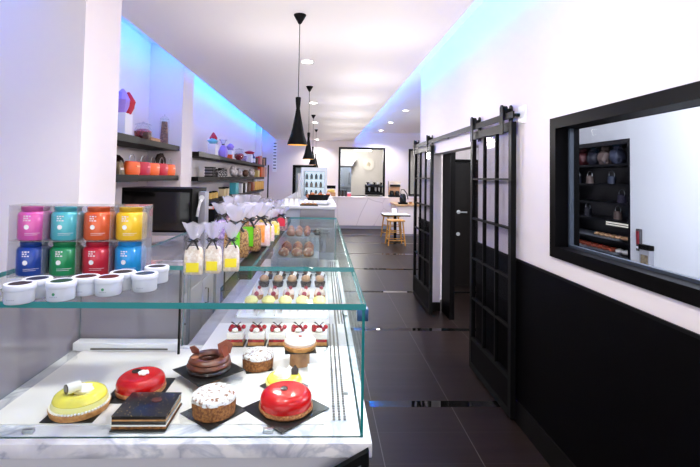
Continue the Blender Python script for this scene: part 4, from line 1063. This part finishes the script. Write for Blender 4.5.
# countertop glass cabinet
Yc = 5.5
u0, u1 = at(301, 185, Y=Yc).x, at(327, 185, Y=Yc).x; vz = at(314, 167.5, Y=Yc).z
cb = thing('glass_cabinet', 'silver framed countertop glass cabinet with lit shelves on the service counter', 'cabinet', (0, 0, 0))
b = MB(); e = .035
b.box(u0, u1, Yc, Yc+.45, ZS+.0005, ZS+.05); b.box(u0, u1, Yc, Yc+.45, vz-.05, vz); b.box(u0, u0+e, Yc, Yc+.45, ZS+.05, vz-.05); b.box(u1-e, u1, Yc, Yc+.45, ZS+.05, vz-.05); b.box(u0+e, u1-e, Yc+.43, Yc+.45, ZS+.05, vz-.05)
b.build('cabinet_shell', steel_soft, cb, smooth=False)
MB().box(u0+e, u1-e, Yc+.425, Yc+.43, ZS+.05, vz-.05).build('back_light', mat('cabinet_glow', (220, 234, 250), .5, es=.7), cb, smooth=False)
zsh = [ZS+.05+(vz-.1-ZS)*k/3 for k in (1, 2)]
b = MB()
for z in zsh: b.box(u0+e, u1-e, Yc+.03, Yc+.42, z, z+.006)
b.build('cabinet_shelf', steel, cb, smooth=False)
pane('cabinet_door', u0+e, u1-e, Yc+.004, Yc+.01, ZS+.05, vz-.05, cb, clear, steel)
for r_, z in enumerate([ZS+.051]+[z+.0065 for z in zsh]):
    for k in range(4):
        t = thing('cabinet_bottle', 'small bottle inside the lit glass cabinet, %s on the %s shelf' % (ORD[k], ('bottom', 'middle', 'top')[r_]), 'bottle', (u0+e+.03+k*.06, Yc+.2, z), 0, 'bottles in the glass cabinet')
        MB().lathe([(0, 0), (.018, 0), (.018, .045), (.008, .06), (0, .06)], seg=12).build('bottle_body', mat('bottle_tone_%d%d' % (r_, k), random.choice([(120, 136, 150), (200, 206, 214), (90, 100, 120), (160, 140, 130)]), .3), t)
        MB().lathe([(0, .06), (.009, .06), (.009, .07), (0, .07)], seg=12).build('bottle_cap', black_matte, t)
# dark fridge behind
Yr = 9.2
r0, r1 = at(292.5, 180, Y=Yr).x, at(316, 180, Y=Yr).x; rz_ = at(300, 165, Y=Yr).z
fr = thing('drinks_fridge', 'tall black framed drinks fridge behind the service counter', 'fridge', (0, 0, 0))
b = MB(); e = .05
b.box(r0, r0+e, Yr, Yr+.6, 0, rz_); b.box(r1-e, r1, Yr, Yr+.6, 0, rz_); b.box(r0+e, r1-e, Yr, Yr+.6, rz_-.05, rz_); b.box(r0+e, r1-e, Yr, Yr+.6, 0, .15); b.box(r0+e, r1-e, Yr+.56, Yr+.6, .15, rz_-.05)
b.build('fridge_body', black_matte, fr, smooth=False)
MB().box(r0+e, r1-e, Yr+.3, Yr+.55, .15, rz_-.05).build('fridge_interior', mat('fridge_inside', (176, 178, 186), .4), fr, smooth=False)
pane('fridge_door', r0+e, r1-e, Yr+.004, Yr+.01, .15, rz_-.05, fr, clear, black_metal)
t = thing('white_canister', 'tall white canister standing beside the black framed fridge', 'canister', (0, 0, 0)); Yw = 6.0
w0, w1 = at(297.3, 185, Y=Yw).x, at(301, 185, Y=Yw).x; wzt = at(299, 173.5, Y=Yw).z
MB().lathe([(0, 0), ((w1-w0)/2, 0), ((w1-w0)/2, wzt-ZS-.02), (0, wzt-ZS-.02)], ((w0+w1)/2, Yw+.1, ZS+.0005), 18).build('canister_body', white_plastic, t); MB().lathe([(0, 0), ((w1-w0)/2+.003, 0), ((w1-w0)/2, .02), (0, .022)], ((w0+w1)/2, Yw+.1, wzt-.02), 18).build('lid', white_plastic, t)

# ================================================================== FAR COUNTER AND THINGS ON IT
YK = at(375, 229, Z=0).y
ZK = at(365, 197, Y=YK).z
fc = thing('far_counter', 'long pale marble counter across the far end of the shop', 'counter', (0, 0, 0))
kx = 3.4
MB().box(-.5, kx, YK, YF-.005, .1, ZK-.04).build('counter_front', marble_far, fc, smooth=False)
MB().box(-.5, kx, YK-.02, YF-.005, ZK-.04, ZK, .004).build('counter_top', marble_far, fc)
MB().box(-.5, kx, YK+.02, YF-.005, 0, .1).build('plinth', grey_panel, fc, smooth=False)
ZK_ = ZK+.0008
def far(px, y=None): return at(px, 196, Y=y or YK+.25).x
def stack(label, name, cat, px, w, h, parts):
    t = thing(name, label, cat, (far(px), YK+.25, ZK_))
    for nm_, fn, m_ in parts: b = MB(); fn(b); b.build(nm_, m_, t)
t = thing('yellow_basket', 'basket of yellow packets with a dark card, left end of the far counter', 'basket', (far(331), YK+.2, ZK_))
MB().box(-.14, .14, -.1, .1, 0, .12, .01).build('basket_body', kraft, t); MB().blob((0, 0, .16), .13, .09, .07, .3, 2).build('yellow_packets', mat('yellow_packets', (226, 196, 110), .5), t); MB().box(-.14, .14, -.02, .0, .24, .34).build('dark_card', black_matte, t, smooth=False)
MB().box(-.004, .004, -.014, -.006, .1, .24).build('card_stick', black_matte, t, smooth=False)
for k, px in enumerate((339.2, 342.4, 345.6)):
    t = thing('dark_canister', 'dark canister on the far counter below the kitchen window, %s of three' % nx[k], 'canister', (far(px), YK+.2, ZK_)); MB().lathe([(0, 0), (.042, 0), (.042, .16), (0, .16)], seg=16).build('canister_body', mat('dark_brown_can', (50, 36, 34), .4), t); MB().lathe([(0, .16), (.043, .16), (.043, .19), (0, .19)], seg=16).build('lid', black_matte, t)
t = thing('pink_box', 'small pink and red box right of the dark canisters', 'box', (far(349), YK+.2, ZK_)); MB().box(-.06, .06, -.06, .06, 0, .1, .004).build('box_body', mat('pink_red', (226, 110, 124), .5), t); MB().box(-.062, .062, -.062, .062, .1, .13, .004).build('lid', paper, t)
# espresso machine
em = thing('espresso_machine', 'black and chrome espresso machine on the far counter below the window', 'coffee machine', (far(374), YK+.3, ZK_))
MB().box(-.27, .27, -.1, .22, .06, .13, .01).build('drip_base', black_matte, em); MB().box(-.27, .27, .04, .22, .13, .3, .01).build('machine_body', black_metal, em); MB().box(-.28, .28, -.1, .22, .3, .4, .015).build('group_head', black_gloss, em)
b = MB()
for x in (-.15, .05, .16): b.cyl(.03, .2, .3, (x, -.03, 0), 14); b.tube([(x, -.03, .2), (x, -.14, .18)], .012, 6)
b.build('portafilter', steel, em)
b = MB()
for x in (-.24, .24):
    for y in (-.06, .18): b.cyl(.025, 0, .06, (x, y, 0), 10)
b.build('foot', steel, em)
for k, x in enumerate((-.2, -.09, .02, .13, .24)):
    t = thing('coffee_cup', 'cup on top of the espresso machine, %s' % ORD[k], 'cup', (far(374)+x, YK+.36, ZK_+.4005), 0, 'cups on the espresso machine'); MB().lathe([(0, 0), (.03, 0), (.04, .06), (.036, .06), (.027, .006), (0, .006)], seg=16).build('cup_body', white_plastic if k % 2 else black_gloss, t); b = MB(); b.tube([(.038, 0, .05), (.06, 0, .045), (.058, 0, .02), (.034, 0, .015)], .005, 6); b.build('cup_handle', white_plastic if k % 2 else black_gloss, t)
# steel brewer on counter
br = thing('coffee_brewer', 'steel topped coffee brewer with dark front, right of the espresso machine', 'coffee machine', (far(394.5), YK+.3, ZK_))
MB().box(-.18, .18, -.12, .15, 0, .06, .008).build('brewer_base', black_matte, br); MB().box(-.18, .18, .02, .15, .06, .32, .006).build('brewer_back', mat('copper_tone', (196, 150, 116), .35, .5), br); MB().box(-.19, .19, -.13, .15, .32, .5, .015).build('brewer_head', mat('warm_steel', (206, 190, 176), .3, .5), br)
MB().box(-.16, .16, -.135, -.13, .33, .4).build('control_panel', black_gloss, br, smooth=False)
b = MB()
for x in (-.09, .09): b.lathe([(0, .0605), (.07, .0605), (.075, .14), (.05, .2), (0, .2)], (x, -.05, 0), 18)
b.build('carafe', black_gloss, br)
# raised side ledge and grinder
lx0, lx1 = at(396.5, 204, Y=12.6).x, at(420, 204, Y=12.6).x; lz = at(405, 204.5, Y=12.6).z
lg = thing('side_ledge', 'pale wooden topped ledge at the right in front of the far counter', 'counter', (0, 0, 0))
MB().box(lx0, lx1+.5, 12.6, YK-.03, lz-.05, lz, .004).build('ledge_top', wood_pale, lg); MB().box(lx0+.04, lx1+.5, 12.64, YK-.03, 0, lz-.05).build('ledge_body', marble_far, lg, smooth=False)
gr = thing('coffee_grinder', 'black coffee grinder with tall handle on the wooden ledge', 'grinder', (at(403, 200, Y=12.75).x, 12.78, lz+.0005))
MB().box(-.13, .13, -.1, .1, 0, .05, .01).build('grinder_base', black_matte, gr); MB().lathe([(0, .05), (.09, .05), (.1, .14), (.085, .26), (.05, .3), (0, .3)], seg=20).build('grinder_body', black_gloss, gr); b = MB(); b.tube([(-.07, 0, .28), (-.05, 0, .42), (.03, 0, .42), (.12, 0, .3), (.15, 0, .14)], .014, 8); b.build('grinder_handle', black_matte, gr)
t = thing('kraft_cup', 'small tan paper cup on the wooden ledge right of the grinder', 'cup', (at(410.5, 200, Y=12.75).x, 12.75, lz+.0005)); MB().lathe([(0, 0), (.035, 0), (.045, .08), (0, .08)], seg=16).build('cup_body', kraft, t); MB().lathe([(0, .08), (.047, .08), (.044, .095), (0, .095)], seg=16).build('lid', white_plastic, t)

# kitchen beyond the window
hd = thing('extractor_hood', 'steel extractor hood in the kitchen seen through the window', 'hood', (0, 0, 0)); Yh = 17.4
h0, h1 = at(339, 165, Y=Yh).x-.6, at(352, 165, Y=Yh).x; hz0, hz1 = at(350, 166, Y=Yh).z, at(350, 158, Y=Yh).z
MB().prism([(h0, hz0), (h1, hz0), (at(356.5, 160, Y=Yh).x, hz1), (h0, hz1)], 0, .9, M=Matrix.Translation((0, Yh+.9, 0)) @ Matrix.Rotation(PI/2, 4, 'X')).build('hood_canopy', steel, hd, smooth=False); MB().box(h0, h0+.7, Yh+.4, Yh+.9, hz1+.001, Zu-.005).build('hood_duct', steel_soft, hd, smooth=False)
fk = thing('steel_fridge', 'tall steel kitchen cabinet under the extractor hood', 'cabinet', (0, 0, 0)); MB().box(h0+.1, h1-.02, Yh+.1, Yh+.9, .1, hz0-.02).build('cabinet_body', mat('blue_steel', (120, 132, 146), .3, .4), fk, smooth=False); MB().box(h0+.1, h1-.02, Yh+.07, Yh+.1, 1.2, hz0-.1).build('cabinet_door', mat('blue_steel_door', (140, 152, 166), .25, .5), fk, smooth=False); MB().box(h0+.12, h1-.04, Yh+.12, Yh+.88, 0, .1).build('plinth', black_matte, fk, smooth=False)
b = MB(); b.tube([(h1-.1, Yh+.07, 1.4), (h1-.1, Yh+.03, 1.4), (h1-.1, Yh+.03, 1.8), (h1-.1, Yh+.07, 1.8)], .012, 6); b.build('cabinet_handle', steel, fk)
st = thing('wall_rosette', 'round white petalled rosette on the kitchen wall', 'wall ornament', (at(368.5, 164.5, Y=18.35).x, 18.37, at(368.5, 164.5, Y=18.35).z))
b = MB()
for k in range(12):
    M = Matrix.Translation((0, -.004*k, 0)) @ Matrix.Rotation(PI/6*k, 4, 'Y') @ Matrix.Translation((0, 0, .16)); b.prism([(-.05, -.08), (.05, -.08), (.07, .06), (0, .12), (-.07, .06)], -.02, .02, M=M @ Matrix.Rotation(PI/2, 4, 'X'))
b.build('petals', mat('rosette_white', (250, 246, 236), .5), st, smooth=False); MB().blob((0, -.02, 0), .09, .04, .09, 0, 2).build('rosette_centre', mat('rosette_centre', (236, 224, 200), .5), st)
t = thing('kitchen_ceiling_light', 'long bright ceiling light in the kitchen beyond the window', 'light', (at(363, 151.5, Y=17).x, 17, at(363, 151.2, Y=17).z)); MB().box(-.35, .35, -.05, .05, 0, .05, .004).build('light_body', steel_soft, t); MB().box(-.33, .33, -.06, -.05, .003, .047).build('diffuser', mat('tube_light', (255, 255, 250), .5, es=6), t, smooth=False)
MB().box(-.01, .01, -.01, .01, .05, Zu-t.location.z).build('hanging_rod', steel, t, smooth=False)

# ================================================================== TABLE AND STOOLS
Yt = at(394, 241, Z=0).y
tx = at(395.3, 216, Y=Yt).x; tz = at(395, 213.8, Y=Yt).z
tw = (at(408, 214, Y=Yt).x-at(382.5, 214, Y=Yt).x)/2
tb = thing('square_table', 'square white cafe table with black edge on a black pedestal', 'table', (tx, Yt, 0))
MB().box(-tw, tw, -tw*.9, tw*.9, tz-.012, tz, .004).build('tabletop', white_plastic, tb)
MB().box(-tw-.004, tw+.004, -tw*.9-.004, tw*.9+.004, tz-.042, tz-.012, .004).build('table_edge', black_matte, tb)
MB().cyl(.035, .03, tz-.042, seg=18).build('pedestal', black_metal, tb)
MB().lathe([(0, 0), (.23, 0), (.23, .015), (.05, .035), (0, .035)], seg=32).build('pedestal_base', black_metal, tb)
t = thing('table_card', 'white folded card standing on the square cafe table', 'card', (at(394, 210, Y=Yt).x, Yt, tz+.0005), .1)
b = MB()
for s_ in (-1, 1): b.quad((-.06, s_*.05, 0), (.06, s_*.05, 0), (.06, 0, .14), (-.06, 0, .14))
b.build('card_panel', paper, t, smooth=False)
def stool(label, x, y, rz):
    t = thing('wooden_stool', label, 'stool', (x, y, 0), rz, 'honey wood stools')
    sh = tz-.09
    b = MB(); b.box(-.2, .2, -.18, .18, sh-.035, sh, .014); b.build('seat', wood_stool, t)
    b = MB(); n = 14
    b.bm.faces.ensure_lookup_table()
    for sx in (-1, 1):
        for sy in (-1, 1):
            lb_ = MB(); lb_.tube([(sx*.15, sy*.13, sh-.034), (sx*.205, sy*.185, .0)], [.019, .015], 10); lb_.build('leg', wood_stool, t)
    for z in (.12, .32):
        k = 1-z/(sh-.03); xx = .15+.055*k; yy = .13+.055*k
        for pr in (((-xx, -yy, z), (xx, -yy, z)), ((-xx, yy, z), (xx, yy, z)), ((-xx, -yy, z+.03), (-xx, yy, z+.03)), ((xx, -yy, z+.03), (xx, yy, z+.03))):
            MB().tube(pr, .011, 8).build('stretcher', wood_stool, t)
    return t
b = None
s1 = stool('honey wood stool in front of the cafe table', at(396.5, 246, Z=0).x, at(396.5, 244, Z=0).y-.12, .05)
dup(s1, (at(391, 238, Z=0).x, Yt+.6, 0), .3, 'honey wood stool at the left of the cafe table')

# ================================================================== ROOM BEHIND THE WINDOW
rk = thing('dark_shelving', 'tall dark shelving unit in the room behind the right window', 'shelving', (0, 0, 0))
dkb = mat('blue_black_cabinet', (9, 10, 17), .3, spec=.3)
b = MB(); b.box(XRk, XB-.005, ra_, ra_+.04, 0, rt); b.box(XRk, XB-.005, rend-.04, rend, 0, rt); b.box(XRk, XB-.005, ra_+.04, rend-.04, rt-.05, rt); b.box(XB-.03, XB-.005, ra_+.04, rend-.04, .0, rt-.05)
b.build('cabinet_frame', dkb, rk, smooth=False)
shz = [at(610, y, X=XRk).z for y in (164, 184, 203, 220, 240, 254)]
for z in shz: MB().box(XRk+.005, XB-.031, ra_+.041, rend-.041, z-.025, z).build('cabinet_shelf', dkb, rk, smooth=False)
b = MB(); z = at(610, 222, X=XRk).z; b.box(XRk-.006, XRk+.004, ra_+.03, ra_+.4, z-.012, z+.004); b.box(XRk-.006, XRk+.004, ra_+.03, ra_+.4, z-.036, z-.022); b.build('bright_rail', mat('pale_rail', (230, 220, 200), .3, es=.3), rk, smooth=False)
def rkpos(px, k): return (XRk+.16, at(px, 220, X=XRk+.16).y, shz[k]+.0008)
dkbag = [mat('rack_tone_%d' % i, c, .5) for i, c in enumerate(((44, 40, 66), (86, 34, 38), (38, 38, 52), (110, 92, 86), (50, 56, 76)))]
for k, px in enumerate((574, 584, 595, 606, 618)):
    t = thing('storage_bag', 'dim storage bag on the top shelf of the dark shelving, %s' % ORD[k], 'bag', rkpos(px, 0)); MB().blob((0, 0, .09), .09, .09, .1, .25, 3, zmin=-.088).build('bag_body', dkbag[k], t); MB().lathe([(.03, .17), (.05, .2), (.045, .22)], seg=10, wob=.3).build('bag_neck', dkbag[k], t)
for k, (px, row) in enumerate(((578, 1), (590, 1), (612, 1), (622, 2), (576, 2), (588, 3), (618, 3))):
    nmz = ('small clear', 'second clear', 'wide clear', 'ring topped', 'bright rimmed', 'low clear', 'tall clear')[k]
    t = thing('storage_jar', '%s jar inside the dark shelving' % nmz, 'jar', rkpos(px, row)); r = .045; MB().lathe([(0, 0), (r, 0), (r, .09), (r*.8, .1)], seg=18).build('jar_body', dkbag[(k+2) % 5], t); b = MB(); b.tube([(0, r*1.1*math.cos(a), .11+r*1.1*math.sin(a)) for a in [2*PI*i/18 for i in range(18)]], .004, 6, True); b.build('wire_ring', steel, t)
t = thing('baking_tray', 'tray of red-brown pastries low in the dark shelving', 'tray', (XRk+.17, (ra_+rend)/2, shz[5]+.0008)); MB().box(-.15, .15, -.62, .62, 0, .012, .003).build('tray_plate', steel_soft, t)
for k in range(10):
    t = thing('red_pastry', 'red-brown pastry on the lower tray of the dark shelving, %s along it' % ('first', 'second', 'third', 'fourth', 'fifth', 'sixth', 'seventh', 'eighth', 'ninth', 'tenth')[k], 'pastry', (XRk+.1, ra_+.2+.115*k, shz[5]+.013), 0, 'pastries on the lower tray'); MB().blob((0, 0, .025), .05, .045, .028, .15, 2, zmin=-.025).build('pastry_body', mat('red_pastry', (176, 80, 52), .5) if k > 1 else cream, t); MB().blob((0, 0, .05), .02, .02, .008, .1, 1).build('glaze_spot', berry if k > 1 else white_choc, t)
t = thing('baking_tray', 'tray of pale pastries on the upper of the two tray shelves', 'tray', (XRk+.17, (ra_+rend)/2, shz[4]+.0008)); MB().box(-.15, .15, -.62, .62, 0, .012, .003).build('tray_plate', steel_soft, t)
for k in range(7):
    t = thing('pale_pastry', 'pale pastry on the upper tray of the dark shelving, %s along it' % ('first', 'second', 'third', 'fourth', 'fifth', 'sixth', 'seventh')[k], 'pastry', (XRk+.1, ra_+.12+.1*k, shz[4]+.013), 0, 'pastries on the upper tray'); MB().blob((0, 0, .02), .045, .04, .022, .15, 2, zmin=-.02).build('pastry_body', tan, t); MB().blob((0, 0, .04), .02, .02, .006, .1, 1).build('glaze_spot', choc, t)
# handset and box on the room wall
hx = XRk
p = at(640.5, 240, X=hx); pz1, pz0 = at(640.5, 229, X=hx).z, at(640.5, 251, X=hx).z
t = thing('wall_handset', 'slim red and grey handset hung on the room wall behind the window', 'phone', (hx, p.y, pz0)); hh = pz1-pz0
MB().box(-.03, -.001, -.03, .03, 0, hh, .006).build('handset_body', mat('handset_grey', (70, 66, 70), .4), t); MB().box(-.036, -.03, -.02, .02, hh*.3, hh*.9, .003).build('red_panel', mat('handset_red', (140, 40, 50), .4), t); MB().box(-.0375, -.036, -.015, .015, hh*.12, hh*.22).build('button', paper, t, smooth=False)
p = at(649, 255, X=hx); pz1, pz0 = at(649, 245, X=hx).z, at(649, 270, X=hx).z
t = thing('wall_file_holder', 'grey wall file holder with papers below the red handset', 'holder', (hx, p.y, pz0)); hh = pz1-pz0
MB().box(-.05, -.001, -.07, .07, 0, hh*.8, .004).build('holder_body', mat('holder_grey', (150, 150, 156), .4), t); MB().box(-.055, -.002, -.075, .075, hh*.8, hh, .004).build('holder_lid', black_matte, t); MB().box(-.052, -.05, -.05, .05, hh*.2, hh*.6).build('paper_sheet', khaki, t, smooth=False)

# ================================================================== PENDANTS AND DOWNLIGHTS
pend = [(300, 15, 'nearest'), (309.6, 86.5, 'second'), (313.5, 115, 'third'), (316.3, 129.5, 'farthest')]
proto = None
for k, (px, py, nm_) in enumerate(pend):
    p = at(px, py, Z=Zc)
    lb = 'black cone pendant lamp over the pastry case, %s of the row' % nm_
    if proto is None:
        proto = thing('pendant_lamp', lb, 'lamp', (p.x, p.y, Zc), 0, 'black cone pendants')
        zb = at(296.5, 145, Y=p.y).z-Zc; ztop = at(298, 97, Y=p.y).z-Zc
        hh = ztop-zb
        MB().lathe([(0, 0), (.046, 0), (.046, -.004), (.014, -.062), (.006, -.07), (0, -.07)], seg=28).build('ceiling_cap', black_matte, proto)
        MB().tube([(0, 0, -.068), (0, 0, ztop)], .0028, 8).build('cord', black_matte, proto)
        prof = [(0, ztop), (.012, ztop), (.02, ztop-.004), (.019, ztop-hh*.1), (.014, ztop-hh*.24), (.022, ztop-hh*.38), (.05, ztop-hh*.78), (.07, zb+hh*.06), (.074, zb+.004), (.074, zb)]
        sh = MB().lathe(prof, seg=36).build('lamp_shade', black_matte, proto)
        MB().lathe([(.072, zb+.0005), (.071, zb+.004), (.048, ztop-hh*.77), (.02, ztop-hh*.38)], seg=36).build('shade_lining', gold_in, sh)
        MB().blob((0, 0, zb+hh*.3), .022, .022, .03, 0, 2).build('bulb', mat('warm_bulb', (255, 220, 160), .5, es=12), proto)
    else: dup(proto, (p.x, p.y, Zc), 0, lb)
dlm = mat('downlight_glow', (255, 252, 244), .5, es=14)
def downlight(label, px, py, Z):
    p = at(px, py, Z=Z)
    t = thing('recessed_downlight', label, 'downlight', (p.x, p.y, Z), 0, 'recessed downlights')
    MB().lathe([(.055, -.001), (.075, -.004), (.075, 0)], seg=28).build('trim_ring', white_plastic, t); MB().lathe([(0, -.003), (.055, -.003), (.055, 0)], seg=28).build('light_disc', dlm, t)
    return p
spots = []
for k, (px, py) in enumerate(((307.3, 61.8), (313.4, 103), (315, 122.5), (317, 139.5))): spots.append(downlight('recessed ceiling downlight in the pendant row, %s' % ('nearest', 'second', 'third', 'farthest')[k], px, py, Zc))
for k, (px, py) in enumerate(((405.7, 110.7), (390.7, 122.5), (381, 130.5))): spots.append(downlight('recessed downlight in the raised ceiling at right, %s' % ('nearest', 'middle', 'farthest')[k], px, py, Zu))

# ================================================================== LIGHT
def lamp(kind, loc, power, col=(1, 1, 1), size=.1, rot=None, **kw):
    l = bpy.data.lights.new(kind.lower()+'_light', kind); l.energy = power; l.color = col
    if kind == 'AREA': l.shape = 'RECTANGLE'; l.size = size[0]; l.size_y = size[1]
    else: l.shadow_soft_size = size
    for k, v in kw.items(): setattr(l, k, v)
    o = bpy.data.objects.new(kind.lower()+'_light', l); C.objects.link(o); o.location = loc
    if rot: o.rotation_euler = rot
    return o
for p in spots[:4]: lamp('SPOT', (p.x, p.y, Zc-.02), 60, (1, .95, .9), .06, spot_size=2.4, spot_blend=.6)
for p in spots[4:]: lamp('SPOT', (p.x, p.y, Zu-.02), 120, (1, .95, .9), .06, spot_size=2.4, spot_blend=.6)
for x, y in ((-.15, 1.75), (-.75, 1.65)): lamp('SPOT', (x, y, Zc-.02), 46, (1, .96, .92), .06, spot_size=1.9, spot_blend=.7)  # added spots without fittings, brightening the front case deck
# unseen fill points added through the rooms to brighten walls and ceiling
for k in range(9):
    y = .6+1.55*k; lamp('POINT', (.56, y, 2.05), (16, 11, 10.5, 11, 12, 13, 12, 10, 6)[k], (1, .95, .92), .07)
for y in (.9, 2.3, 3.75): lamp('POINT', (-.42, y, 2.1), 7, (1, .95, .92), .07)
lamp('POINT', (3.6, 10, 2.2), 40, (1, .96, .93), .08)
lamp('POINT', (2.5, 2.2, 2.5), 155, (.93, .96, 1), .08)
lamp('POINT', (1.2, 16.6, 2.5), 105, (1, .97, .9), .08)
w = bpy.data.worlds.new('world'); SC.world = w; w.use_nodes = True
bg = w.node_tree.nodes['Background']; bg.inputs['Color'].default_value = (.94, .96, 1, 1); bg.inputs['Strength'].default_value = 1.45

SC.view_settings.view_transform = 'Standard'
SC.view_settings.look = 'None'
SC.view_settings.exposure = .5
SC.cycles.max_bounces = 8; SC.cycles.transparent_max_bounces = 32; SC.cycles.diffuse_bounces = 4
SC.cycles.sample_clamp_indirect = 6; SC.cycles.caustics_reflective = False; SC.cycles.caustics_refractive = False
